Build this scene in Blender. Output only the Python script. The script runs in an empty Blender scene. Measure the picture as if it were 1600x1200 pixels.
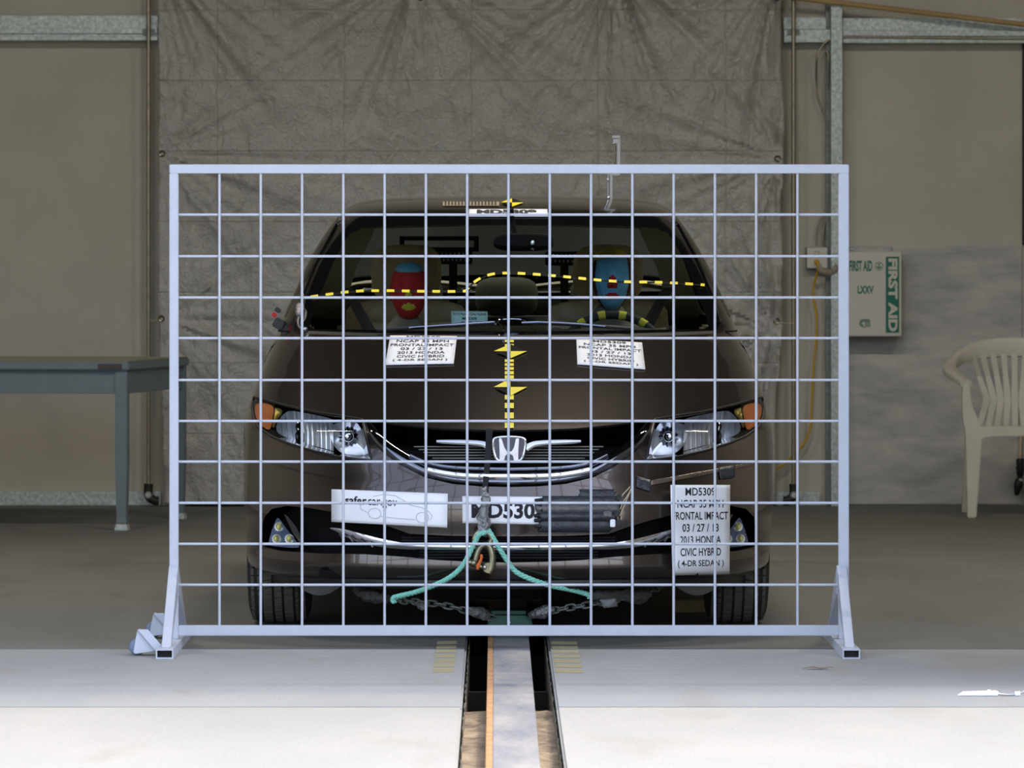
import bpy, bmesh, math, random
import numpy as np
from mathutils import Vector, Matrix, Quaternion, noise
from mathutils.bvhtree import BVHTree
from mathutils.geometry import delaunay_2d_cdt

PI = math.pi
random.seed(7)
scene = bpy.context.scene
col = scene.collection

# ------------------------------------------------------------------ camera
# metres; X right, Y into the shed, Z up; the wire grid stands at Y = 0
FPX, VPX, VPY, CAM = 8600.0, 775.0, 410.0, Vector((-0.04, -17.0, 1.19))
cd = bpy.data.cameras.new('camera')
cd.sensor_width = 36.0
cd.lens = FPX / 1600 * 36.0
cd.shift_x = (800 - VPX) / 1600
cd.shift_y = (VPY - 600) / 1600
cd.clip_end = 400
cd.dof.use_dof = True
cd.dof.focus_distance = 17.4
cd.dof.aperture_fstop = 13.0
cam = bpy.data.objects.new('camera', cd)
cam.location = CAM
cam.rotation_euler = (PI / 2, 0, 0)
col.objects.link(cam)
scene.camera = cam

# ------------------------------------------------------------------ sky, sun, exposure
SUN_EL, SUN_AZ = math.radians(60), math.radians(88)
world = bpy.data.worlds.new('world')
scene.world = world
world.use_nodes = True
nt = world.node_tree
nt.nodes.clear()
wo = nt.nodes.new('ShaderNodeOutputWorld')
bg = nt.nodes.new('ShaderNodeBackground')
sky = nt.nodes.new('ShaderNodeTexSky')
sky.sky_type = 'NISHITA'
sky.sun_disc = False
sky.sun_elevation = SUN_EL
sky.sun_rotation = SUN_AZ
sky.air_density = 1.0
sky.dust_density = 2.5
sky.ozone_density = 1.0
bg.inputs['Strength'].default_value = 0.40
hz = nt.nodes.new('ShaderNodeHueSaturation')      # hazy, whitish sky
hz.inputs['Saturation'].default_value = 0.7
nt.links.new(sky.outputs[0], hz.inputs['Color'])
nt.links.new(hz.outputs[0], bg.inputs[0])
nt.links.new(bg.outputs[0], wo.inputs[0])

sd = bpy.data.lights.new('sun', 'SUN')
sd.energy = 0.65
sd.color = (1.0, 0.95, 0.88)
sd.angle = math.radians(2)
sun = bpy.data.objects.new('sun', sd)
# high sun standing to the right, in line with the front of the shed: nothing but the open yard is sunlit
sun.rotation_euler = Vector((math.sin(SUN_AZ) * math.cos(SUN_EL), math.cos(SUN_AZ) * math.cos(SUN_EL), math.sin(SUN_EL))).to_track_quat('Z', 'Y').to_euler()
sun.location = (12, -2, 20)
col.objects.link(sun)

vs = scene.view_settings
vs.view_transform = 'Standard'
vs.look = 'None'
vs.exposure = 0.64
vs.gamma = 1.0
vs.use_curve_mapping = False

# ------------------------------------------------------------------ materials
def lin(c):
    return tuple(((x / 255) / 12.92 if x <= 10 else (((x / 255) + 0.055) / 1.055) ** 2.4) for x in c)

def pmat(name, c, rough=0.5, metal=0.0, var=0.0, vscale=8.0, bump=0.0, bscale=60.0, coat=0.0, spec=0.5, c2=None, detail=6.0, stretch=None, emit=None, trans=0.0, coatr=0.05):
    m = bpy.data.materials.new(name)
    m.use_nodes = True
    n, l = m.node_tree.nodes, m.node_tree.links
    b = n['Principled BSDF']
    rgb = lin(c)
    b.inputs['Base Color'].default_value = (*rgb, 1)
    b.inputs['Roughness'].default_value = rough
    b.inputs['Metallic'].default_value = metal
    b.inputs['Specular IOR Level'].default_value = spec
    b.inputs['Coat Weight'].default_value = coat
    b.inputs['Coat Roughness'].default_value = coatr
    b.inputs['Transmission Weight'].default_value = trans
    if emit:
        b.inputs['Emission Color'].default_value = (*lin(emit[0]), 1)
        b.inputs['Emission Strength'].default_value = emit[1]
    if var or bump or c2:
        tc = n.new('ShaderNodeTexCoord')
        mp = n.new('ShaderNodeMapping')
        l.new(tc.outputs['Object'], mp.inputs['Vector'])
        if stretch:
            mp.inputs['Scale'].default_value = stretch
    if var or c2:
        nz = n.new('ShaderNodeTexNoise')
        nz.inputs['Scale'].default_value = vscale
        nz.inputs['Detail'].default_value = detail
        nz.inputs['Roughness'].default_value = 0.65
        l.new(mp.outputs[0], nz.inputs['Vector'])
        r = n.new('ShaderNodeValToRGB')
        lo = tuple(max(0, x * (1 - var)) for x in rgb)
        hi = lin(c2) if c2 else tuple(min(1, x * (1 + var)) for x in rgb)
        r.color_ramp.elements[0].position = 0.34
        r.color_ramp.elements[1].position = 0.68
        r.color_ramp.elements[0].color = (*lo, 1)
        r.color_ramp.elements[1].color = (*hi, 1)
        l.new(nz.outputs['Fac'], r.inputs[0])
        l.new(r.outputs[0], b.inputs['Base Color'])
    if bump:
        nb = n.new('ShaderNodeTexNoise')
        nb.inputs['Scale'].default_value = bscale
        nb.inputs['Detail'].default_value = 5
        l.new(mp.outputs[0], nb.inputs['Vector'])
        bp = n.new('ShaderNodeBump')
        bp.inputs['Strength'].default_value = bump
        bp.inputs['Distance'].default_value = 0.01
        l.new(nb.outputs['Fac'], bp.inputs['Height'])
        l.new(bp.outputs[0], b.inputs['Normal'])
    return m

def glass(name, tint, ior=1.5, rough=0.0):
    m = bpy.data.materials.new(name)
    m.use_nodes = True
    n, l = m.node_tree.nodes, m.node_tree.links
    n.clear()
    o = n.new('ShaderNodeOutputMaterial')
    t = n.new('ShaderNodeBsdfTransparent')
    t.inputs[0].default_value = (*tint, 1)
    g = n.new('ShaderNodeBsdfGlossy')
    g.inputs['Roughness'].default_value = rough
    f = n.new('ShaderNodeFresnel')
    f.inputs['IOR'].default_value = ior
    mx = n.new('ShaderNodeMixShader')
    l.new(f.outputs[0], mx.inputs[0])
    l.new(t.outputs[0], mx.inputs[1])
    l.new(g.outputs[0], mx.inputs[2])
    l.new(mx.outputs[0], o.inputs[0])
    return m

def concrete(name, c, c2, c3, rough=0.8):
    """three-tone concrete: broad clouds, streaks across and fine speckle"""
    m = pmat(name, c, rough, bump=0.25, bscale=140)
    n, l = m.node_tree.nodes, m.node_tree.links
    b = n['Principled BSDF']
    tc = n.new('ShaderNodeTexCoord')
    def nz(scale, det, st=(1, 1, 1)):
        mp = n.new('ShaderNodeMapping'); mp.inputs['Scale'].default_value = st
        l.new(tc.outputs['Object'], mp.inputs[0])
        t = n.new('ShaderNodeTexNoise'); t.inputs['Scale'].default_value = scale; t.inputs['Detail'].default_value = det
        l.new(mp.outputs[0], t.inputs['Vector'])
        return t.outputs['Fac']
    def ramp(f, p0, p1):
        r = n.new('ShaderNodeMapRange'); r.inputs['From Min'].default_value = p0; r.inputs['From Max'].default_value = p1
        l.new(f, r.inputs[0]); return r.outputs[0]
    def mix(f, a, bb):
        x = n.new('ShaderNodeMix'); x.data_type = 'RGBA'
        l.new(f, x.inputs[0])
        for s, v in ((6, a), (7, bb)):
            if isinstance(v, tuple): x.inputs[s].default_value = (*lin(v), 1)
            else: l.new(v, x.inputs[s])
        return x.outputs[2]
    base = mix(ramp(nz(1.6, 8, (1, .45, 1)), .35, .65), c, c2)
    base = mix(ramp(nz(5.0, 9, (.7, .25, 1)), .56, .78), base, c3)
    sp = n.new('ShaderNodeMix'); sp.data_type = 'RGBA'; sp.blend_type = 'MULTIPLY'
    sp.inputs[0].default_value = 0.35
    l.new(base, sp.inputs[6])
    l.new(nz(90, 4), sp.inputs[7])
    br = n.new('ShaderNodeBrightContrast'); br.inputs['Bright'].default_value = 0.05
    l.new(sp.outputs[2], br.inputs[0])
    l.new(br.outputs[0], b.inputs['Base Color'])
    return m

M = {}
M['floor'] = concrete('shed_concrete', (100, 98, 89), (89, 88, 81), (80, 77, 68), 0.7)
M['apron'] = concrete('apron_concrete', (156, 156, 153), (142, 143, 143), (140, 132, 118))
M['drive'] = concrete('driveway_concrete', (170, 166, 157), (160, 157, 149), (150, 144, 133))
M['dirt'] = pmat('trench_dirt', (150, 132, 108), 0.95, var=0.5, vscale=14, bump=0.8, bscale=50)
M['trench'] = pmat('trench_side', (128, 122, 108), 0.95, var=0.45, vscale=20, bump=0.9, bscale=45)
M['rail'] = pmat('worn_steel', (152, 155, 164), 0.5, 0.3, var=0.28, vscale=9, stretch=(1, .25, 1), bump=0.1, c2=(178, 172, 168))
M['rail_rust'] = pmat('rusty_steel_edge', (186, 140, 96), 0.7, 0.1, var=0.35, vscale=16)
M['paint_yellow'] = pmat('worn_floor_paint', (178, 164, 104), 0.8, var=0.25, vscale=40, c2=(160, 154, 132))
M['wall'] = pmat('tan_wall_sheet', (186, 180, 168), 0.85, var=0.06, vscale=3, bump=0.05, bscale=200)
M['ply'] = pmat('grey_mottled_board', (172, 173, 173), 0.85, var=0.2, vscale=7, c2=(196, 192, 186), stretch=(.5, 1, 1.6), bump=0.1)
M['galv'] = pmat('galvanised_steel', (170, 180, 178), 0.45, 0.35, var=0.22, vscale=55, c2=(208, 216, 214), bump=0.12, bscale=120)
M['galv_dark'] = pmat('galvanised_steel_dull', (120, 126, 122), 0.55, 0.3, var=0.3, vscale=50)
M['ceiling'] = pmat('roof_sheet', (52, 50, 47), 0.9)
M['pipe'] = pmat('steel_conduit', (158, 148, 132), 0.35, 0.7, var=0.15, vscale=30)
M['iron'] = pmat('dark_iron', (48, 44, 40), 0.6, 0.4)
M['grid'] = pmat('pale_blue_grey_enamel', (190, 194, 206), 0.45, var=0.04, vscale=20)
M['hollow'] = pmat('tube_inside', (40, 38, 40), 0.8)
M['caster'] = pmat('grey_blue_rubber', (120, 134, 160), 0.5)
M['paint'] = pmat('taupe_metallic_paint', (86, 77, 73), 0.22, 0.9, coat=1.0, coatr=0.03)
M['black'] = pmat('black_plastic', (22, 22, 24), 0.45)
M['black_gloss'] = pmat('gloss_black_trim', (10, 10, 12), 0.08, coat=0.6)
M['matte'] = pmat('matt_black', (12, 12, 12), 0.9, spec=0.2)
M['chrome'] = pmat('chrome', (232, 234, 240), 0.06, 1.0)
M['smoked'] = pmat('smoked_chrome', (120, 124, 136), 0.07, 1.0, coat=0.5)
M['reflector'] = pmat('bright_reflector', (255, 255, 255), 0.14, 0.5)
M['amber'] = pmat('amber_lens', (250, 158, 92), 0.15, 0.0, coat=0.8)
M['lens'] = glass('clear_lens', (0.97, 0.98, 1.0), 1.35)
M['glass'] = glass('windshield_glass', (0.95, 1.0, 0.975), 1.33)
M['sideglass'] = glass('side_glass', (0.96, 0.99, 0.975), 1.35)
M['tyre'] = pmat('tyre_rubber', (44, 42, 40), 0.75, var=0.15, vscale=30)
M['tread'] = pmat('tyre_tread', (104, 100, 92), 0.85, var=0.2, vscale=40)
M['alloy'] = pmat('alloy_wheel', (150, 152, 156), 0.3, 0.8)
M['beige'] = pmat('beige_trim', (226, 221, 200), 0.85, var=0.05)
M['seat'] = pmat('beige_seat_cloth', (224, 212, 180), 0.95, var=0.08, vscale=40, bump=0.2, bscale=300)
M['rearseat'] = pmat('shaded_rear_seat', (62, 62, 54), 0.95)  # seat colour darkened to carry the shade of the unlit rear cabin
M['dash'] = pmat('dark_dashboard', (50, 54, 52), 0.75)
M['yellow'] = pmat('yellow_tape', (244, 224, 36), 0.5)
M['white'] = pmat('white_paper', (251, 251, 255), 0.7)
M['ink'] = pmat('black_ink', (30, 24, 34), 0.7)
M['greyink'] = pmat('grey_ink', (150, 154, 172), 0.7)
M['tarp'] = None
M['desk'] = pmat('blue_grey_steel_paint', (104, 118, 126), 0.5, var=0.06, vscale=12)
M['desktop'] = pmat('desk_linoleum', (136, 134, 110), 0.45, var=0.08, vscale=8)
M['chair'] = pmat('off_white_plastic', (196, 192, 178), 0.4, var=0.04, vscale=8)
M['cabinet'] = pmat('ivory_enamel', (200, 196, 186), 0.4)
M['green'] = pmat('first_aid_green', (0, 104, 84), 0.5)
M['cord'] = pmat('yellow_cord', (190, 150, 24), 0.6)
M['rope'] = pmat('sea_green_rope', (140, 212, 192), 0.7, var=0.15, vscale=120)
M['brass'] = pmat('tarnished_zinc', (142, 138, 116), 0.25, 0.95, var=0.2, vscale=30)
M['orange'] = pmat('orange_paint', (214, 104, 36), 0.5)
M['ducttape'] = pmat('silver_duct_tape', (150, 150, 152), 0.32, 0.6, bump=1.0, bscale=90)
M['greytape'] = pmat('dull_grey_tape', (104, 104, 104), 0.45, 0.25, bump=0.6, bscale=70)
M['bluetape'] = pmat('dark_tape', (58, 60, 66), 0.38, 0.1, bump=0.5, bscale=60)
M['cleartape'] = pmat('glossy_brown_tape', (112, 96, 82), 0.25, 0.3, bump=0.5, bscale=40)
M['dolly'] = pmat('dark_green_paint', (44, 92, 78), 0.5, var=0.1)
M['steel'] = pmat('bright_steel', (190, 192, 196), 0.25, 0.9)
M['wire'] = pmat('tan_wire', (196, 176, 150), 0.6)
M['wood'] = pmat('tan_wood_pole', (168, 142, 96), 0.7, var=0.15, vscale=10, stretch=(.3, 4, 4))
M['red_paint'] = pmat('red_chalk_paint', (206, 44, 46), 0.8)
M['blue_paint'] = pmat('blue_chalk_paint', (122, 206, 255), 0.85, var=0.1, vscale=40)
M['yel_paint'] = pmat('yellow_chalk_paint', (226, 216, 70), 0.85)
M['maroon'] = pmat('maroon_chalk_paint', (84, 30, 30), 0.85)
M['shirt'] = pmat('dummy_cotton_shirt', (120, 116, 104), 0.9)
M['rig'] = pmat('black_camera_rig', (20, 22, 22), 0.5)
M['louvre'] = pmat('satin_grey_louvre', (150, 148, 142), 0.35, 0.4)
M['foglens'] = pmat('blue_faceted_chrome', (150, 166, 206), 0.22, 0.75, bump=0.8, bscale=160)
M['led'] = pmat('led_dome', (220, 235, 235), 0.1, 0.6)
M['sticker'] = pmat('pale_teal_sticker', (206, 238, 232), 0.6)

# ------------------------------------------------------------------ scene helpers
ORG = {}
def at(px, py, Y):
    """the point at depth Y on the line of sight through a pixel of the photograph"""
    d = Y - CAM.y
    return Vector((CAM.x + (px - VPX) / FPX * d, Y, CAM.z - (py - VPY) / FPX * d))
def on_floor(px, py, z=0.0):
    d = FPX * (CAM.z - z) / (py - VPY)
    return Vector((CAM.x + (px - VPX) / FPX * d, CAM.y + d, z))

def tag(o, label=None, cat=None, group=None, kind=None):
    if label: o['label'] = label
    if cat: o['category'] = cat
    if group: o['group'] = group
    if kind: o['kind'] = kind
    return o

def thing(name, label, cat, loc, group=None, rotz=0):
    o = bpy.data.objects.new(name, None)
    o.empty_display_size = 0.1
    o.location = loc
    col.objects.link(o)
    ORG[o] = Vector(loc)
    return tag(o, label, cat, group)

class MB:
    """collects shapes in world coordinates; build() links them as ONE mesh object"""
    def __init__(s):
        s.v, s.f, s.mi = [], [], []
    def add(s, vs, fs, mi=0):
        k = len(s.v)
        s.v += [Vector(p) for p in vs]
        s.f += [tuple(i + k for i in f) for f in fs]
        s.mi += [mi] * len(fs)
        return s
    def box(s, c, d, rot=None, mi=0):
        c = Vector(c); h = Vector(d) / 2
        P = [Vector((x * h.x, y * h.y, z * h.z)) for x in (-1, 1) for y in (-1, 1) for z in (-1, 1)]
        if rot is not None: P = [rot @ p for p in P]
        return s.add([c + p for p in P], [(0, 1, 3, 2), (4, 6, 7, 5), (0, 4, 5, 1), (2, 3, 7, 6), (0, 2, 6, 4), (1, 5, 7, 3)], mi)
    def b2(s, lo, hi, mi=0):
        lo, hi = Vector(lo), Vector(hi)
        return s.box((lo + hi) / 2, hi - lo, mi=mi)
    def tube(s, path, r, seg=10, closed=False, caps=True, mi=0, squash=None):
        P = [Vector(p) for p in path]; n = len(P)
        R = r if isinstance(r, (list, tuple)) else [r] * n
        vs, fs = [], []
        up = None
        for i in range(n):
            if closed: t = P[(i + 1) % n] - P[i - 1]
            else: t = P[min(i + 1, n - 1)] - P[max(i - 1, 0)]
            t.normalize()
            if up is None:
                up = Vector((0, 0, 1)) if abs(t.z) < 0.9 else Vector((0, 1, 0))
            a = t.cross(up)
            if a.length < 1e-5: a = t.orthogonal()
            a.normalize(); b = a.cross(t); b.normalize(); up = b
            sq = squash or (1, 1)
            for k in range(seg):
                w = 2 * PI * k / seg
                vs.append(P[i] + a * (R[i] * sq[0] * math.cos(w)) + b * (R[i] * sq[1] * math.sin(w)))
        m = n if closed else n - 1
        for i in range(m):
            for k in range(seg):
                i2 = (i + 1) % n
                fs.append((i * seg + k, i * seg + (k + 1) % seg, i2 * seg + (k + 1) % seg, i2 * seg + k))
        if caps and not closed:
            fs.append(tuple(range(seg)))
            fs.append(tuple((n - 1) * seg + k for k in reversed(range(seg))))
        return s.add(vs, fs, mi)
    def cyl(s, p0, p1, r, seg=16, r2=None, mi=0):
        return s.tube([p0, p1], [r, r if r2 is None else r2], seg, mi=mi)
    def lathe(s, prof, c, axis=(0, 0, 1), seg=32, mi=0):
        c = Vector(c); ax = Vector(axis).normalized()
        a = ax.orthogonal().normalized(); b = ax.cross(a)
        vs, fs = [], []
        for (r, h) in prof:
            for k in range(seg):
                w = 2 * PI * k / seg
                vs.append(c + ax * h + (a * math.cos(w) + b * math.sin(w)) * r)
        for i in range(len(prof) - 1):
            for k in range(seg):
                fs.append((i * seg + k, (i + 1) * seg + k, (i + 1) * seg + (k + 1) % seg, i * seg + (k + 1) % seg))
        return s.add(vs, fs, mi)
    def ball(s, c, r, seg=16, rings=10, mi=0, e=1.0):
        """ellipsoid; e < 1 makes it boxier"""
        c = Vector(c); r = Vector(r) if not isinstance(r, (int, float)) else Vector((r, r, r))
        sg = lambda x: math.copysign(abs(x) ** e, x)
        vs, fs = [], []
        for j in range(rings + 1):
            p = -PI / 2 + PI * j / rings
            for k in range(seg):
                w = 2 * PI * k / seg
                vs.append(c + Vector((r.x * sg(math.cos(p)) * sg(math.cos(w)), r.y * sg(math.cos(p)) * sg(math.sin(w)), r.z * sg(math.sin(p)))))
        for j in range(rings):
            for k in range(seg):
                fs.append((j * seg + k, j * seg + (k + 1) % seg, (j + 1) * seg + (k + 1) % seg, (j + 1) * seg + k))
        return s.add(vs, fs, mi)
    def prism(s, poly, thick, mi=0):
        """poly: list of 3-D points; extruded by the vector thick"""
        P = [Vector(p) for p in poly]; t = Vector(thick); n = len(P)
        vs = P + [p + t for p in P]
        fs = [tuple(range(n)), tuple(reversed(range(n, 2 * n)))]
        fs += [(i, (i + 1) % n, n + (i + 1) % n, n + i) for i in range(n)]
        return s.add(vs, fs, mi)
    def grid(s, nu, nv, fn, mi=0, flip=False):
        vs = [fn(i / nu, j / nv) for j in range(nv + 1) for i in range(nu + 1)]
        fs = []
        for j in range(nv):
            for i in range(nu):
                q = (j * (nu + 1) + i, j * (nu + 1) + i + 1, (j + 1) * (nu + 1) + i + 1, (j + 1) * (nu + 1) + i)
                fs.append(tuple(reversed(q)) if flip else q)
        return s.add(vs, fs, mi)
    def build(s, name, mat, parent=None, smooth=False, bevel=0.0, solid=0.0, weld=0.0, label=None, cat=None, group=None, kind=None, fixn=True, bseg=2):
        if parent is None:
            xs = [p.x for p in s.v]; ys = [p.y for p in s.v]; zs = [p.z for p in s.v]
            o0 = Vector(((min(xs) + max(xs)) / 2, (min(ys) + max(ys)) / 2, min(zs)))
        else:
            o0 = ORG[parent]
        me = bpy.data.meshes.new(name)
        me.from_pydata([p - o0 for p in s.v], [], s.f)
        mats = mat if isinstance(mat, (list, tuple)) else [mat]
        for m in mats: me.materials.append(M[m] if isinstance(m, str) else m)
        me.polygons.foreach_set('material_index', s.mi)
        bm = bmesh.new(); bm.from_mesh(me)
        if weld: bmesh.ops.remove_doubles(bm, verts=bm.verts, dist=weld)
        if fixn: bmesh.ops.recalc_face_normals(bm, faces=bm.faces)
        if bevel:
            es = [e for e in bm.edges if len(e.link_faces) == 2 and e.calc_face_angle(0) > 0.6]
            bmesh.ops.bevel(bm, geom=es, offset=bevel, segments=bseg, affect='EDGES', clamp_overlap=True)
        for f in bm.faces: f.smooth = smooth
        if smooth:
            for e in bm.edges:
                if len(e.link_faces) == 2 and e.calc_face_angle(0) > 0.75: e.smooth = False
        bm.to_mesh(me); bm.free()
        o = bpy.data.objects.new(name, me)
        col.objects.link(o)
        ORG[o] = o0
        if parent is None: o.location = o0
        else: o.parent = parent
        if solid:
            md = o.modifiers.new('thickness', 'SOLIDIFY'); md.thickness = solid; md.offset = 0
        return tag(o, label, cat, group, kind)

def dupe(o, parent, off):
    c = o.copy(); col.objects.link(c); c.parent = parent
    c.location = Vector(o.location) + Vector(off)
    ORG[c] = ORG[o]
    return c

def smooth_path(P, n=8, closed=False):
    """Catmull-Rom through points"""
    P = [Vector(p) for p in P]; out = []
    N = len(P)
    rng = range(N) if closed else range(N - 1)
    for i in rng:
        if closed: a, b, c, d = P[i - 1], P[i], P[(i + 1) % N], P[(i + 2) % N]
        else: a, b, c, d = P[max(i - 1, 0)], P[i], P[i + 1], P[min(i + 2, N - 1)]
        for k in range(n):
            t = k / n
            out.append(0.5 * ((2 * b) + (c - a) * t + (2 * a - 5 * b + 4 * c - d) * t * t + (3 * b - a - 3 * c + d) * t ** 3))
    if not closed: out.append(P[-1])
    return out

TXT = {}
def text_mesh(s, bold=0.02):
    """flat triangles of a line of text in the unit square (built-in font)"""
    if (s, bold) in TXT: return TXT[(s, bold)]
    cu = bpy.data.curves.new('t', 'FONT')
    cu.body = s; cu.offset = bold; cu.resolution_u = 3
    o = bpy.data.objects.new('t', cu); col.objects.link(o)
    bpy.context.view_layer.update()
    me = o.evaluated_get(bpy.context.evaluated_depsgraph_get()).to_mesh()
    vs = [tuple(v.co[:2]) for v in me.vertices]; fs = [tuple(p.vertices) for p in me.polygons]
    o.to_mesh_clear()
    bpy.data.objects.remove(o); bpy.data.curves.remove(cu)
    x0 = min(v[0] for v in vs); x1 = max(v[0] for v in vs); y0 = min(v[1] for v in vs); y1 = max(v[1] for v in vs)
    r = ([((x - x0) / (x1 - x0), (y - y0) / (y1 - y0)) for x, y in vs], fs)
    TXT[(s, bold)] = r
    return r
def put_text(mb, s, rect, fn, bold=0.02, mi=0):
    """rect = (u0, u1, v0, v1), v downwards; fn(u, v) -> 3-D point"""
    vs, fs = text_mesh(s, bold)
    u0, u1, v0, v1 = rect
    mb.add([fn(u0 + (u1 - u0) * x, v1 + (v0 - v1) * y) for x, y in vs], fs, mi)

# ------------------------------------------------------------------ the shed: floor, trench, walls, roof
YD = -1.72                      # plane of the door
YW = 9.96                       # back wall
SL, SR = -0.131, 0.122          # sides of the tow trench
def slab(name, y0, y1, mat):
    mb = MB()
    w = 70 if y0 < -10 else 6.2
    mb.b2((-w, y0, -0.3), (SL, y1, 0)); mb.b2((SR, y0, -0.3), (w, y1, 0))
    if y0 < -10: mb.b2((SL - .02, y0, -.3), (SR + .02, -14, 0))
    if y1 > 0: mb.b2((SL - .02, 2.4, -.3), (SR + .02, y1, 0))
    return mb.build(name, mat, kind='structure', bevel=0.006)
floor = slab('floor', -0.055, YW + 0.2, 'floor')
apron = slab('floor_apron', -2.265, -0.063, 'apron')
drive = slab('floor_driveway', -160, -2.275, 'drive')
# sand fills the trench up to the shade line, then drops into a dark pit
def sand(u, v):
    x = -.14 + .28 * u; y = -14 + 16.4 * v
    k = min(1, max(0, (y + 1.86) / .30)); k = k * k * (3 - 2 * k)
    return Vector((x, y, (-.045 + .012 * noise.noise(Vector((x * 22, y * 6, 3)))) * (1 - k) - .27 * k))
mb = MB(); mb.grid(14, 420, sand); mb.b2((-.14, -14, -.36), (.14, 2.4, -.30))
trench = mb.build('floor_trench', 'dirt', kind='structure', smooth=True)
mb = MB()
def tw(x, sgn):
    def fn(u, v):
        y = -9 + 11.4 * u; z = -0.29 + 0.28 * v
        return Vector((x + sgn * 0.006 * (1 + noise.noise(Vector((x * 9, y * 9, z * 14)))), y, z))
    return fn
mb.grid(320, 5, tw(SL, 1)); mb.grid(320, 5, tw(SR, -1))
mb.build('trim_9', 'trench', kind='structure', smooth=True)

mb = MB(); mb.b2((-6, YW, 0), (6, YW + 0.15, 5.3)); wall_back = mb.build('wall_back', 'wall', kind='structure')
mb = MB(); mb.b2((-6.15, YD, 0), (-6, YW, 5.3)); mb.build('wall_left', 'wall', kind='structure')
mb = MB(); mb.b2((6, YD, 0), (6.15, YW, 5.3)); mb.build('wall_right', 'wall', kind='structure')
mb = MB(); mb.b2((-6.2, YD, 5.2), (6.2, YW + 0.2, 5.3)); mb.build('ceiling', 'ceiling', kind='structure')
# front wall beside and above the wide door
mb = MB(); mb.b2((-6.15, YD, 0), (-3.9, YD + .15, 5.2)); mb.build('wall_front_left', 'wall', kind='structure')
mb = MB(); mb.b2((1.95, YD, 0), (6.15, YD + .15, 5.2)); mb.build('wall_front_right', 'wall', kind='structure')
mb = MB(); mb.b2((-3.9, YD, 4.5), (1.95, YD + .15, 5.2)); mb.build('wall_front', 'wall', kind='structure')
# strip lamps under the roof, above the car
def ceiling_lamp(x, y, lab):
    root = thing('ceiling_lamp', lab, 'lamp', (x, y, 4.85), group='ceiling lamps')
    mb = MB(); mb.b2((x - .6, y - .15, 4.90), (x + .6, y + .15, 4.98)); mb.build('housing', 'cabinet', root, bevel=.005)
    mb = MB(); mb.b2((x - .57, y - .12, 4.885), (x + .57, y + .12, 4.90)); mb.build('diffuser', pmat('lit_diffuser', (255, 240, 200), .5, emit=((255, 236, 190), 6.0)), root)
    for dx in (-.4, .4):
        mb = MB(); mb.cyl((x + dx, y, 4.98), (x + dx, y, 5.2), .006, 8); mb.build('hanger', 'galv_dark', root)
    ld = bpy.data.lights.new('lamp_light', 'AREA'); ld.shape = 'RECTANGLE'; ld.size = 1.1; ld.size_y = .22
    ld.energy = 55; ld.color = (1, .94, .84)
    lo = bpy.data.objects.new('lamp_light', ld); col.objects.link(lo); lo.location = (0, 0, .03); lo.parent = root
for x, w in ((-2.6, 'left'), (0.55, 'middle'), (3.2, 'right')):
    ceiling_lamp(x, 3.4, 'strip lamp hung under the roof, %s one of the row' % w)
# grey mottled board over the lower right of the back wall, in two sheets
for (xa, xb) in ((1312, 1596), (1598, 1990), (1992, 2384), (2386, 2700)):
    a, b = at(xa, 384, YW), at(xb, 792, YW)
    mb = MB(); mb.b2((a.x, YW - 0.012, 0.006), (b.x, YW - 0.0005, a.z)); mb.build('panel', 'ply', wall_back, bevel=0.002)
# hazard hatching painted on both lips of the trench
def hatch(x0, x1, xs0, xs1):
    n = 7
    ya, yb = on_floor(700, 1051).y, on_floor(700, 1000).y
    for k in range(n):
        y0 = ya + (yb - ya) * k / n; y1 = y0 + (yb - ya) / n * 0.62
        mb = MB()
        own = apron
        if y1 > -0.07: own = floor
        mb.prism([(x0, y0, 0.0005), (x1, y0 + xs0, 0.0005), (x1, y1 + xs0, 0.0005), (x0, y1, 0.0005)], (0, 0, 0.001))
        mb.build('hazard_stripe', 'paint_yellow', own)
hatch(on_floor(676, 1050).x, on_floor(709, 1050).x, 0.02, 0)
hatch(on_floor(868, 1050).x, on_floor(911, 1050).x, -0.02, 0)

# ------------------------------------------------------------------ galvanised framing on the back wall
def girt(name, xa, xb, ya, yb, steps, depth, lab=None):
    """cold-formed purlin: steps = list of (fraction from top, protrusion)"""
    a, b = at(xa, ya, YW - depth), at(xb, yb, YW - depth)
    H = a.z - b.z
    prof = [(0, 0)] + [(f, p) for f, p in steps] + [(1, 0)]
    mb = MB()
    P = [(YW - 0.001 - p, a.z - H * f) for f, p in prof]
    mb.prism([(a.x, y, z) for y, z in P], (b.x - a.x, 0, 0))
    return mb.build(name, 'galv', kind='structure', bevel=0.002)
girt('trim_1', -1125, 246, 24, 63, [(0.0, .06), (.5, .06), (.52, .085), (.72, .085), (.74, .07), (.82, .07), (.84, .09), (1, .09)], .09)
girt('trim_2', 1225, 1297, 27, 66, [(0.0, .05), (.45, .05), (.5, .085), (1, .085)], .085)
girt('trim_3', 1317, 2700, 28, 67, [(0.0, .06), (.5, .06), (.52, .085), (.72, .085), (.74, .07), (.82, .07), (.84, .09), (1, .09)], .09)
# upright post
a, b = at(1298.5, 9, YW - 0.11), at(1316, 800, YW - 0.11)
mb = MB(); mb.b2((a.x, YW - .115, 0), (b.x, YW - .012, a.z)); mb.build('trim_4', 'galv', kind='structure', bevel=0.003)
mb = MB(); mb.b2((a.x - 0.022, YW - .06, 0.02), (a.x - 0.0005, YW - .001, a.z + .3)); mb.build('trim_5', 'galv_dark', kind='structure')
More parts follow.
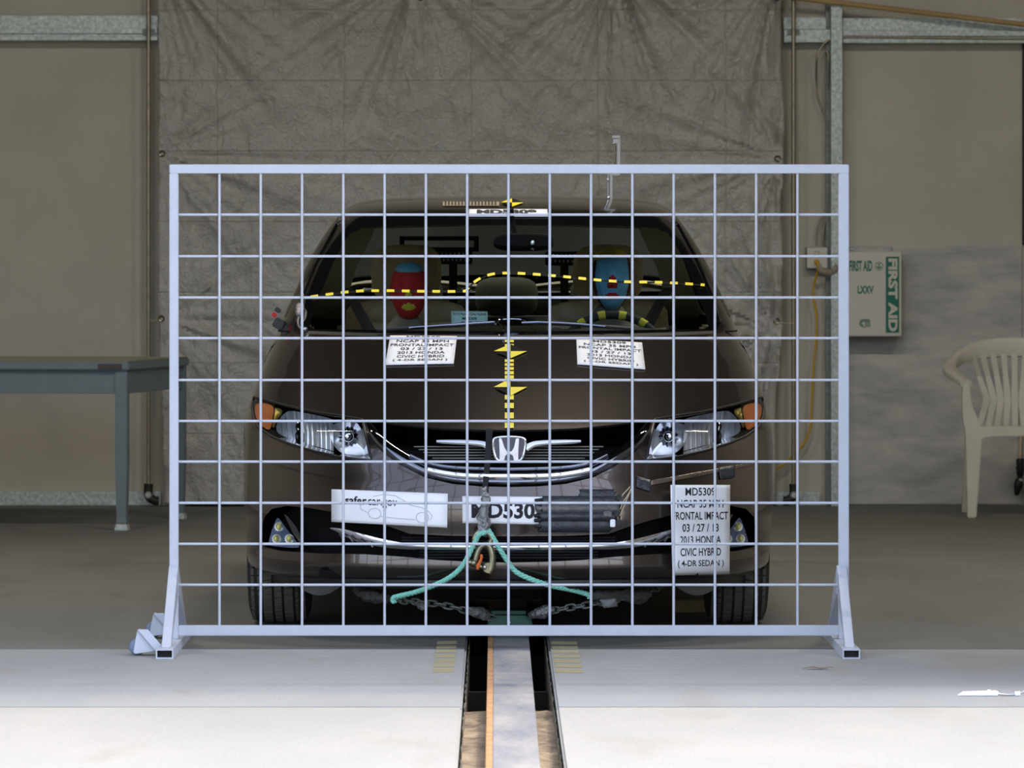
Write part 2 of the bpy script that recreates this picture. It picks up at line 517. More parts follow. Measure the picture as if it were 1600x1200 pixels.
# sill channel along the foot of the wall
a, b = at(-1120, 768, YW - .03), at(1188, 785, YW - .03)
mb = MB(); mb.b2((a.x, YW - .035, 0.001), (at(252, 0, YW).x, YW - .001, a.z)); mb.build('trim_6', 'galv', kind='structure', bevel=0.003)
a, b = at(1212, 769, YW - .03), at(1281, 785, YW - .03)
mb = MB(); mb.b2((a.x, YW - .035, 0.001), (b.x, YW - .001, a.z)); mb.build('trim_7', 'galv', kind='structure', bevel=0.003)
# dark jamb just inside the right edge of the view
a = at(1597, 100, YW)
mb = MB(); mb.b2((a.x, YW - .02, at(0, 383, YW).z), (a.x + .05, YW - .001, 2.27)); mb.build('trim_8', 'iron', kind='structure')

# ------------------------------------------------------------------ grey tarpaulin
def make_tarp():
    YT = YW - 0.12
    m = pmat('grey_poly_tarpaulin', (158, 156, 151), 0.40, 0.1)
    n, l = m.node_tree.nodes, m.node_tree.links
    b = n['Principled BSDF']
    tc = n.new('ShaderNodeTexCoord')
    hs = []
    for sc, dt, wgt, st in ((6, 6, .8, (1, 1, .8)), (17, 5, .8, (1, 1, .7)), (70, 3, .5, (1, 1, 1))):
        mp = n.new('ShaderNodeMapping'); mp.inputs['Scale'].default_value = st
        l.new(tc.outputs['Object'], mp.inputs[0])
        t = n.new('ShaderNodeTexNoise'); t.noise_type = 'RIDGED_MULTIFRACTAL' if sc < 30 else 'FBM'
        t.inputs['Scale'].default_value = sc; t.inputs['Detail'].default_value = dt; t.inputs['Distortion'].default_value = 0.6
        l.new(mp.outputs[0], t.inputs['Vector'])
        mu = n.new('ShaderNodeMath'); mu.operation = 'MULTIPLY'; mu.inputs[1].default_value = wgt
        l.new(t.outputs['Fac'], mu.inputs[0]); hs.append(mu.outputs[0])
    # pressed-in fold lines
    sep = n.new('ShaderNodeSeparateXYZ'); l.new(tc.outputs['Object'], sep.inputs[0])
    for ax, per in (('X', .31), ('Z', .172)):
        d = n.new('ShaderNodeMath'); d.operation = 'PINGPONG'; d.inputs[1].default_value = per
        l.new(sep.outputs[ax], d.inputs[0])
        g = n.new('ShaderNodeMapRange'); g.inputs['From Max'].default_value = 0.006; g.inputs['To Min'].default_value = -.2; g.inputs['To Max'].default_value = 0
        l.new(d.outputs[0], g.inputs[0]); hs.append(g.outputs[0])
    s = hs[0]
    for h in hs[1:]:
        ad = n.new('ShaderNodeMath'); ad.operation = 'ADD'; l.new(s, ad.inputs[0]); l.new(h, ad.inputs[1]); s = ad.outputs[0]
    bp = n.new('ShaderNodeBump'); bp.inputs['Strength'].default_value = 1.0; bp.inputs['Distance'].default_value = 0.012
    l.new(s, bp.inputs['Height']); l.new(bp.outputs[0], b.inputs['Normal'])
    # shading of the fine creases and paler sheen between, painted into the colour
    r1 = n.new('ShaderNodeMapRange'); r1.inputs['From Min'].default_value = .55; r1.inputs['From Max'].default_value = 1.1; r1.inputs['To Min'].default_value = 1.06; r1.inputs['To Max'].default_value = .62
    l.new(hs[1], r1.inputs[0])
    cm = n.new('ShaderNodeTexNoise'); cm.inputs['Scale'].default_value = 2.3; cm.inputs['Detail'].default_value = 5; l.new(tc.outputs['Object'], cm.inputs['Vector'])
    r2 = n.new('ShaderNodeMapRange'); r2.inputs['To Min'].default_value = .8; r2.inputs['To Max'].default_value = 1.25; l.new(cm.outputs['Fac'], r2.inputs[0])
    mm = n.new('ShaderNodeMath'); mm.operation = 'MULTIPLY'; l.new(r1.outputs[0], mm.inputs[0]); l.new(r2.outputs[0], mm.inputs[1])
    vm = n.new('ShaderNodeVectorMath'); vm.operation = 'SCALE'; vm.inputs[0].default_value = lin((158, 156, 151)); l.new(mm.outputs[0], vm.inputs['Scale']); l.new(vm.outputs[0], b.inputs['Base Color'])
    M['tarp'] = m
    a, c = at(247, -70, YT), at(1226, 788, YT)
    H = a.z - c.z; W = c.x - a.x
    # eyelets on the top edge from which creases fan out: (x fraction, z fraction from the top)
    pulls = [(0.0, 0.0, 1.0), (0.41, 0.03, .8), (0.73, 0.02, 1.0), (0.99, 0.02, 1.0), (0.0, .36, .45), (0.99, .37, .5), (0.0, .66, .4), (.985, .68, .8)]
    def fn(u, v):
        x = a.x + W * u; z = a.z - H * v
        y = YT
        for (pu, pv, wg) in pulls:
            dx, dz = (u - pu) * W, (v - pv) * H
            r = math.hypot(dx, dz) + 1e-4
            if r > 1.6: continue
            an = math.atan2(dz, dx)
            y += wg * 0.048 * min(1, r / .12) * max(0, 1 - r / 1.4) ** 1.3 * (noise.noise(Vector((an * 5.0, r * .7, pu * 31))) + .6 * noise.noise(Vector((an * 13.0, r * 1.2, pu * 17))))
        y += 0.006 * noise.noise(Vector((x * 1.7, z * 1.3, 4)))
        rg = 1 - abs(noise.noise(Vector((x * 3.4 + z, z * 2.8 - x * .6, 9))))
        y -= 0.006 * rg ** 10
        rg = 1 - abs(noise.noise(Vector((x * 7 - z * 3, z * 6, 2))))
        y -= 0.005 * rg ** 9
        # loose swags where the sheet slackens near its foot
        if v > .62:
            k = (v - .62) / .38
            y -= k * 0.045 * (noise.noise(Vector((x * 2.2 - z * 2.4, z * 3.0 + x, 21))) + .35)
        # side edges run in slightly towards the foot
        sx = 0.0
        if v > .55:
            sx = ((v - .55) / .45) ** 1.5 * 0.035
        x += sx * (1 - 2 * u) * (1 if u < .5 else 1.4)
        if u > .9: x -= (u - .9) * 10 * 0.014 * abs(math.sin(v * 9.5))
        return Vector((x, min(y, YW - .094), z))
    root = thing('tarpaulin', 'wrinkled grey poly tarpaulin hung on the back wall behind the car', 'tarpaulin', (a.x + W / 2, YT, c.z))
    mb = MB(); mb.grid(230, 200, fn)
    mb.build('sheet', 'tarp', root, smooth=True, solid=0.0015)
    for (px, py) in ((253, 240), (246, 498), (1218, 248), (1216, 502), (262, -6), (656, -4), (956, -3), (1219, -4)):
        p = at(px, py, YT - 0.02)
        u, v = (p.x - a.x) / W, (a.z - p.z) / H
        q = fn(min(max(u, .004), .99), min(max(v, 0.002), .995))
        mb = MB()
        mb.lathe([(.008, 0.003), (.008, -.004), (.013, -.006), (.017, -.002), (.017, .003)], q, (0, 1, 0), 18)
        mb.build('grommet', 'brass', root, smooth=True)
make_tarp()

# ------------------------------------------------------------------ conduits that stand beside the tarpaulin
def conduit(px, lab, ybot, foot_dx):
    Y = YW - 0.106
    p = at(px, 0, Y).x
    root = thing('conduit_pipe', lab, 'pipe', (p, Y, 0))
    mb = MB(); mb.cyl((p, Y, .09), (p, Y, 2.75), .0105, 16); mb.build('pipe', 'pipe', root, smooth=True)
    for z in (1.9 if px < 800 else 1.55,):
        mb = MB(); mb.cyl((p, Y, z - .03), (p, Y, z + .03), .0125, 16); mb.build('coupling', 'pipe', root, smooth=True)
    mb = MB(); mb.tube(smooth_path([(p, Y, .11), (p, Y, .055), (p + foot_dx * .025, Y, .03), (p + foot_dx * .05, Y, .027)], 6), .022, 14)
    mb.build('elbow', 'iron', root, smooth=True)
    mb = MB(); mb.lathe([(.019, -.002), (.019, .016), (.012, .024), (0.0001, .024)], (p, Y - .008, .055), (0, -1, 0), 18); mb.build('elbow_cap', 'galv', root, smooth=True)
    mb = MB(); mb.b2((p - .03, Y + .012, 2.30), (p + .03, YW - .088, 2.33)); mb.build('bracket', 'galv_dark', root)
conduit(232, 'thin steel conduit standing left of the tarpaulin above the desk end', 780, 1)
conduit(1240, 'thin steel conduit standing right of the tarpaulin near the outlet', 780, -1)

# tie strings from the tarpaulin eyelets to the conduits
for (pa, pb, w) in (((234, 500), (246, 499), 'left'), ((1218, 503), (1239, 505), 'right')):
    mb = MB(); mb.tube([at(*pa, YW - .135), at((pa[0] + pb[0]) / 2, pa[1] + 2, YW - .14), at(*pb, YW - .135)], .0022, 6)
    mb.build('tie_string', 'wire', label='short tie string holding the tarpaulin to its %s conduit' % w, cat='string')

# ------------------------------------------------------------------ power outlet, its two feed conduits, cord and strap
def outlet():
    Y = YW - .05
    a, b = at(1261, 387, Y - .02), at(1292.5, 419, Y - .02)
    root = thing('outlet_box', 'white metal outlet box on the wall beside the galvanised post', 'outlet', ((a.x + b.x) / 2, Y, b.z))
    mb = MB(); mb.b2((a.x - .003, Y - .02, b.z - .003), (b.x + .003, YW - .001, a.z + .003)); mb.build('box', 'galv_dark', root, bevel=.002)
    mb = MB(); mb.b2((a.x, Y - .026, b.z), (b.x, Y - .0205, a.z)); mb.build('cover_plate', 'cabinet', root, bevel=.0015)
    c = at(1276.5, 394, Y - .03)
    mb = MB(); mb.lathe([(.0001, .004), (.014, .004), (.016, .002), (.016, 0)], (c.x, Y - .0262, c.z), (0, -1, 0), 20); r = mb.build('receptacle', 'cabinet', root, smooth=True)
    for dx in (-.006, .006):
        mb = MB(); mb.box((c.x + dx, Y - .0308, c.z + .002), (.0025, .0015, .008)); mb.build('slot', 'iron', r)
    c = at(1276, 409, Y - .03)
    mb = MB(); mb.cyl((c.x, Y - .0265, c.z), (c.x, Y - .06, c.z), .0135, 16, .011); 
    cord = [(c.x, Y - .058, c.z), (c.x + .003, Y - .075, c.z - .02)]
    for px, py in ((1277, 425), (1272, 445), (1270, 462), (1275, 485), (1276, 510), (1275, 535), (1272, 565), (1270, 595), (1268, 640), (1266, 668), (1258, 690), (1245, 705), (1225, 725), (1205, 738), (1180, 750)):
        cord.append(tuple(at(px, py, Y - .05 if py < 430 else Y - .022)))
    rc = thing('extension_cord', 'yellow extension cord hanging from the outlet down behind the car', 'cord', (c.x, Y - .05, at(1180, 750, Y).z))
    mb.build('plug', 'cord', rc, smooth=True)
    mb = MB(); mb.tube(smooth_path(cord, 6), .0058, 10); mb.build('cable', 'cord', rc, smooth=True)
    # feed conduits
    def feed(pts, lab, dy=0):
        mb = MB(); mb.tube(smooth_path([at(x, y, Y - .005 + dy if y > 100 else YW - .10 + dy) for x, y in pts], 8), .0052, 10)
        mb.build('feed_conduit', 'pipe', label=lab, cat='conduit', smooth=True)
    feed([(1275.5, 384), (1276, 365), (1281, 345), (1291, 325), (1292, 300), (1292, 220), (1291.5, 188), (1284, 168), (1276, 148), (1275.5, 130), (1276, 95), (1281, 78), (1290, 66), (1305, 59), (1325, 57), (1400, 58), (1500, 59.5), (1640, 61)],
         'bent feed conduit that loops out left and runs along the right girt')
    feed([(1284.5, 384), (1287, 360), (1291, 335), (1294, 318), (1294.5, 180), (1294.5, 100), (1294, 86), (1290, 77)], 'straight feed conduit running up close to the galvanised post', .016)
    # cloth strap from post to plug
    P = smooth_path([at(1278, 415, Y - .07), at(1284, 423, Y - .075), at(1296, 425, YW - .125), at(1304, 421, YW - .13), at(1309, 414, YW - .128)], 6)
    mb = MB(); mb.tube(P, [.014] + [.012 + .004 * abs(math.sin(i * 1.3)) for i in range(len(P) - 2)] + [.015], 10, squash=(.5, 1))
    mb.build('cloth_strap', pmat('grey_cloth', (150, 140, 128), .9, var=.2, vscale=60), smooth=True, label='grey cloth strap tying the yellow plug to the post', cat='strap')
outlet()

# ------------------------------------------------------------------ tan pole leaning across the top right corner
mb = MB(); mb.tube([at(1234, -4.5, YW - .14), at(1640, 43, YW - .14), at(1640, 43, YW - .14) + (at(1640, 43, YW - .14) - at(1255, -2, YW - .14)) * ((5.99 - at(1640, 43, YW - .14).x) / (at(1640, 43, YW - .14).x - at(1255, -2, YW - .14).x))], .013, 14)
mb.build('wooden_pole', 'wood', smooth=True, label='long tan pole slanting across the top right corner', cat='pole')

# ------------------------------------------------------------------ first aid cabinet
def first_aid():
    Yf = YW - .16
    a, b = at(1318, 394, Yf), at(1409, 526, Yf)
    root = thing('first_aid_cabinet', 'ivory metal first aid cabinet with green lettering on the grey board', 'cabinet', ((a.x + b.x) / 2, YW - .09, b.z))
    mb = MB(); mb.b2((a.x, Yf + .02, b.z), (b.x, YW - .013, a.z)); mb.build('case', 'cabinet', root, bevel=.006)
    mb = MB(); mb.b2((a.x + .002, Yf, b.z + .002), (b.x - .002, Yf + .0195, a.z - .002)); door = mb.build('door', 'cabinet', root, bevel=.004)
    mb = MB()
    p, q = at(1326, 386, Yf + .09), at(1396, 394, Yf + .09)
    mb.b2((p.x, YW - .02, q.z - .004), (q.x, YW - .013, p.z + .006)); mb.build('hanger_strip', 'ply', root, bevel=.002)
    for px in (1331, 1392):
        p = at(px, 389.5, YW - .02); mb = MB(); mb.ball((p.x, YW - .022, p.z), (.007, .004, .007), 12, 8); mb.build('screw', 'steel', root, smooth=True)
    S = lambda px, py, d=.0012: at(px, py, Yf - d)
    mb = MB(); g0, g1 = S(1384, 401), S(1405, 520)
    mb.b2((g0.x, Yf - .001, g1.z), (g1.x, Yf, g0.z)); band = mb.build('green_band', 'green', door)
    def rect(x0, x1, y0, y1):
        return lambda u, v: S(x0 + (x1 - x0) * u, y0 + (y1 - y0) * v)
    mb = MB(); put_text(mb, 'FIRST AID', (0, 1, 0, 1), rect(1327, 1363, 407, 424), .035); mb.build('lettering', 'green', door, fixn=False)
    mb = MB(); put_text(mb, 'LXXV', (0, 1, 0, 1), rect(1340, 1365, 446.5, 459), .04)
    mb.build('lettering', 'green', door, fixn=False)
    # white letters running down the band
    mb = MB()
    put_text(mb, 'FIRST AID', (0, 1, 0, 1), lambda u, v: S(1402.5 - 14.5 * v, 404 + 114 * u, .002), .045)
    for i in range(len(mb.v)): pass
    mb.build('band_lettering', 'cabinet', band, fixn=False)
    # round mark: ring with a cross of bars
    c = S(1373.5, 416)
    mb = MB(); r = 0.0205
    def ring(cx, cz, r0, r1, n=32, a0=0, a1=2 * PI):
        vs = []; 
        for k in range(n + 1):
            w = a0 + (a1 - a0) * k / n
            vs += [(cx + r0 * math.cos(w), c.y, cz + r0 * math.sin(w)), (cx + r1 * math.cos(w), c.y, cz + r1 * math.sin(w))]
        mb.add(vs, [(2 * k, 2 * k + 1, 2 * k + 3, 2 * k + 2) for k in range(n)])
    ring(c.x, c.z, r * .86, r)
    for an in (PI / 2, PI / 2 + 2 * PI / 3, PI / 2 - 2 * PI / 3, -PI / 2):
        d = Vector((math.cos(an), 0, math.sin(an))); e = Vector((-d.z, 0, d.x))
        p0, p1 = c + d * .003, c + d * r * .66
        mb.add([p0 + e * .0028, p0 - e * .0028, p1 - e * .0042, p1 + e * .0042], [(0, 1, 2, 3)])
    mb.build('round_mark', 'green', door, fixn=False)
    # maker's mark: nested C strokes and an m
    mb = MB(); c = S(1349, 505)
    for k in range(3):
        ring(c.x, c.z, .0085 + k * .005 - .0016, .0085 + k * .005 + .0016, 16, PI * .5, PI * 1.5)
        for sg in (-1, 1):
            zz = c.z + sg * (.0085 + k * .005)
            if k == 2 or sg == 1: mb.add([(c.x, c.y, zz - .0016), (c.x + .012 + .020 * (sg > 0), c.y, zz - .0016), (c.x + .012 + .020 * (sg > 0), c.y, zz + .0016), (c.x, c.y, zz + .0016)], [(0, 1, 2, 3)])
    for k in range(4):
        x = c.x + .010 + k * .0072
        mb.add([(x - .0018, c.y, c.z - .019), (x + .0018, c.y, c.z - .019), (x + .0018, c.y, c.z + .008), (x - .0018, c.y, c.z + .008)], [(0, 1, 2, 3)])
    mb.build('maker_mark', 'green', door, fixn=False)
first_aid()

# ------------------------------------------------------------------ steel desk (left)
def desk():
    C = Vector((at(201, 0, 7.4).x, 7.4, 0))          # near right corner of the top
    an = math.radians(10)
    e1 = Vector((-math.cos(an), math.sin(an), 0))    # along the front edge, to the left
    e2 = Vector((math.sin(an), math.cos(an), 0))     # along the right edge, away
    R = Matrix((( -e1.x, e2.x, 0), (-e1.y, e2.y, 0), (0, 0, 1)))
    L, D, ztop = 1.75, 1.18, 0.752
    root = thing('steel_desk', 'blue-grey steel desk with a linoleum top against the left wall', 'desk', C + e1 * (L / 2) + e2 * (D / 2))
    P = lambda u, v, z: C + e1 * u + e2 * v + Vector((0, 0, z))
    def bx(name, u0, u1, v0, v1, z0, z1, mat, par=root, bevel=.002):
        mb = MB(); mb.box(P((u0 + u1) / 2, (v0 + v1) / 2, (z0 + z1) / 2), (abs(u1 - u0), abs(v1 - v0), z1 - z0), R)
        return mb.build(name, mat, par, bevel=bevel)
    top = bx('top', 0, L, 0, D, ztop - .042, ztop - .004, 'desk', bevel=.006)
    bx('linoleum', .006, L - .006, .006, D - .006, ztop - .004, ztop, 'desktop', top)
    bx('name_plate', .03, .14, -.003, .0, ztop - .036, ztop - .012, pmat('brown_plate', (70, 62, 62), .5), top, .0005)
    bx('apron', .03, L - .03, .02, .035, ztop - .145, ztop - .042, 'desk')
    bx('apron', .03, L - .03, D - .035, D - .02, ztop - .145, ztop - .042, 'desk')
    bx('apron', .02, .035, .03, D - .03, ztop - .145, ztop - .042, 'desk')
    bx('apron', L - .035, L - .02, .03, D - .03, ztop - .145, ztop - .042, 'desk')
    for (u, v) in ((.038, .038), (L - .038, .038), (.038, D - .038), (L - .038, D - .038)):
        mb = MB()
        k = Vector((0, 0, 0))
        def ringpts(h, z): return [P(u + a * h, v + b * h, z) for a, b in ((-1, -1), (1, -1), (1, 1), (-1, 1))]
        hs = [(.024, .028), (.022, .06), (.027, .30), (.027, ztop - .042)]
        vs = []; fs = []
        for h, z in hs: vs += ringpts(h, z)
        for i in range(len(hs) - 1): fs += [(i * 4 + j, i * 4 + (j + 1) % 4, i * 4 + 4 + (j + 1) % 4, i * 4 + 4 + j) for j in range(4)]
        fs += [(0, 1, 2, 3), tuple(range(len(vs) - 4, len(vs)))]
        mb.add(vs, fs); leg = mb.build('leg', 'desk', root, bevel=.003)
        mb = MB(); vs = ringpts(.030, 0) + ringpts(.025, .028); mb.add(vs, [(0, 1, 2, 3), (4, 5, 6, 7)] + [(j, (j + 1) % 4, 4 + (j + 1) % 4, 4 + j) for j in range(4)])
        mb.build('foot_glide', 'galv', leg, bevel=.002)
desk()

# ------------------------------------------------------------------ white plastic garden chair (right edge)
def garden_chair():
    Yf = 8.62
    cx = at(1600, 0, Yf).x
    root = thing('garden_chair', 'off-white plastic garden armchair with slatted back by the right wall', 'chair', (cx, Yf + .25, 0))
    Pt = lambda x, y, z: Vector((cx + x, Yf + y, z))
    # seat: shallow dished slab with rolled front edge
    def seat(u, v):
        x = (u - .5) * (.50 - .06 * v); y = .0 + .46 * v
        z = .43 - .025 * v - .012 * math.sin(PI * u) * math.sin(PI * min(1, v * 1.2))
        if v < .08: z -= (.08 - v) * .5
        return Pt(x, y, z)
    mb = MB(); mb.grid(24, 20, seat); mb.build('seat', 'chair', root, smooth=True, solid=.009)
    # front apron with rounded cut-outs beside the legs
    mb = MB()
    top = [(-.24 + .48 * k / 16, .425) for k in range(17)]
    bot = [(.24 - .48 * k / 16, .425 - .045 - .045 * max(0, abs(k / 16 - .5) * 2 - .72) / .28) for k in range(17)]
    mb.prism([Pt(x, -.006, z) for x, z in top + bot], (0, .008, 0)); mb.build('seat_apron', 'chair', root, bevel=.002)
    # back rim and arms: one swept band
    half = [(-.268, .00, .625, .018, .03), (-.305, .10, .655, .02, .032), (-.325, .20, .675, .022, .034), (-.318, .30, .70, .028, .03), (-.27, .39, .738, .036, .022), (-.18, .45, .772, .044, .014), (-.09, .475, .785, .046, .012)]
    pts = half + [(0, .482, .788, .046, .012)] + [(-x, y, z, h, w) for x, y, z, h, w in reversed(half)]
    P3 = smooth_path([Pt(x, y, z) for x, y, z, h, w in pts], 6)
    H = smooth_path([Vector((h, w, 0)) for x, y, z, h, w in pts], 6)
    mb = MB(); vs = []; fs = []; S = 12
    for i, p in enumerate(P3):
        t = (P3[min(i + 1, len(P3) - 1)] - P3[max(i - 1, 0)]).normalized()
        b = Vector((0, 0, 1)); a = t.cross(b).normalized()
        for k in range(S):
            w = 2 * PI * k / S
            cc, ss = math.cos(w), math.sin(w)
            vs.append(p + a * (H[i].y * math.copysign(abs(cc) ** .7, cc)) + b * (H[i].x * math.copysign(abs(ss) ** .7, ss)))
    for i in range(len(P3) - 1): fs += [(i * S + k, i * S + (k + 1) % S, (i + 1) * S + (k + 1) % S, (i + 1) * S + k) for k in range(S)]
    fs += [tuple(range(S)), tuple((len(P3) - 1) * S + k for k in range(S))]
    mb.add(vs, fs); mb.build('back_rim', 'chair', root, smooth=True)
    # back slats
    N = 9
    for k in range(N):
        f = (k / (N - 1) - .5) * 2
        xt, xb = f * .205, f * .172
        xm = f * .132
        yt = .47 - .05 * f * f
        mb = MB()
        path = [(xb, .445, .40, .0125), (xm, .452, .54, .0168), ((xm + xt) / 2, .462, .65, .0125), (xt, yt, .755, .0145)]
        vs = []
        for (x, y, z, h) in path:
            vs += [Pt(x - h, y, z), Pt(x + h, y, z), Pt(x + h, y + .009, z), Pt(x - h, y + .009, z)]
        fs = [(0, 1, 2, 3), tuple(range(12, 16))]
        for i in range(3): fs += [(i * 4 + j, i * 4 + (j + 1) % 4, i * 4 + 4 + (j + 1) % 4, i * 4 + 4 + j) for j in range(4)]
        mb.add(vs, fs); mb.build('slat', 'chair', root, bevel=.002)
    # legs
    for sx in (-1, 1):
        mb = MB()
        prof = [(.0, .222, .262), (.40, .192, .272), (.44, .205, .282), (.52, .240, .287), (.63, .256, .286)]
        vs = []
        for z, xi, xo in prof:
            vs += [Pt(sx * xi, -.005, z), Pt(sx * xo, -.005, z), Pt(sx * xo, .05, z), Pt(sx * xi, .04, z)]
        fs = [(0, 1, 2, 3), tuple(range(len(vs) - 4, len(vs)))]
        for i in range(len(prof) - 1): fs += [(i * 4 + j, i * 4 + (j + 1) % 4, i * 4 + 4 + (j + 1) % 4, i * 4 + 4 + j) for j in range(4)]
        mb.add(vs, fs); mb.build('front_leg', 'chair', root, bevel=.005)
        mb = MB(); vs = []
        prof = [(0, .205, .245, .54), (.42, .18, .235, .44)]
        for z, xi, xo, y in prof: vs += [Pt(sx * xi, y - .03, z), Pt(sx * xo, y - .03, z), Pt(sx * xo, y + .02, z), Pt(sx * xi, y + .02, z)]
        mb.add(vs, [(0, 1, 2, 3), (4, 5, 6, 7)] + [(j, (j + 1) % 4, 4 + (j + 1) % 4, 4 + j) for j in range(4)])
        mb.build('rear_leg', 'chair', root, bevel=.005)
garden_chair()

# black connector hanging on a cord behind the chair
def hanging_plug():
    Y = YW - .06
    root = thing('hanging_connector', 'black cable connector hanging on a pale cord behind the garden chair', 'connector', at(1592, 775, Y))
    mb = MB(); mb.tube(smooth_path([at(1597, 600, YW - .02), at(1596, 650, Y), at(1595, 690, Y), at(1594, 718, Y)], 5), .007, 10); mb.build('cord', 'wire', root, smooth=True)
    mb = MB(); P = smooth_path([at(1594, 716, Y), at(1594, 740, Y), at(1591, 758, Y), at(1588, 774, Y)], 6)
    mb.tube(P, [.016, .02, .02, .018, .022, .018, .019, .013, .012, .018, .02, .022, .022, .021, .019, .016, .014, .012, .008][:len(P)], 12); mb.build('plug_body', 'black', root, smooth=True)
    mb = MB(); mb.box(at(1595, 750, Y - .015), (.02, .008, .012)); mb.build('clip', 'galv', root, bevel=.002)
hanging_plug()

# ------------------------------------------------------------------ small nozzle lying on the apron (right edge)
def nozzle():
    g = on_floor(1497, 1088)
    Y = g.y
    X = lambda px: at(px, 0, Y).x
    root = thing('caulk_nozzle', 'small white tube with a steel rod lying on the apron', 'tube', (X(1530), Y, 0))
    mb = MB(); r = .007
    mb.tube([(X(1497), Y, .003), (X(1505), Y, r), (X(1556), Y, r + .001), (X(1559), Y, r)], [.002, .0065, .008, .0065], 14); mb.build('tube', 'white', root, smooth=True)
    mb = MB(); mb.ball((X(1545), Y, .015), (.005, .004, .004), 10, 6); mb.build('nub', 'white', root, smooth=True)
    mb = MB(); mb.tube(smooth_path([(X(1557), Y, .007), (X(1572), Y, .0045), (X(1588), Y, .006), (X(1600), Y, .012), (X(1612), Y, .02)], 5), .0035, 10); mb.build('rod', 'steel', root, smooth=True)
    mb = MB(); mb.cyl((X(1586), Y, .0065), (X(1594), Y, .0075), .0065, 12); mb.build('collar', 'white', root, smooth=True)
nozzle()

# ------------------------------------------------------------------ tow rail in the trench
def tow_rail():
    root = thing('tow_rail', 'worn steel tow rail with a rusty edge running down the trench', 'rail', (0, -6, -.25))
    for (y0, y1) in ((-13, -1.78), (-1.775, -.14), (-.135, 2.38)):
        mb = MB(); mb.b2((-.048, y0, -.016), (.0645, y1, -.002)); mb.build('top_plate', 'rail', root, bevel=.0015)
        mb = MB(); mb.b2((-.0655, y0, -.016), (-.0482, y1, -.002)); mb.build('edge_strip', 'rail_rust', root, bevel=.0015)
    mb = MB(); mb.b2((-.008, -13, -.235), (.008, 2.38, -.0165)); mb.build('web', 'rail_rust', root)
    mb = MB(); mb.b2((-.055, -1.5, -.265), (.055, 2.38, -.2355)); mb.build('base_plate', 'rail_rust', root)
    for y in (-.6, .9):
        mb = MB(); 
        mb.b2((-.124, y, -.2), (-.009, y + .02, -.09)); mb.build('anchor', 'iron', root)
        mb = MB(); mb.b2((.009, y, -.2), (.115, y + .02, -.09)); mb.build('anchor', 'iron', root)
tow_rail()

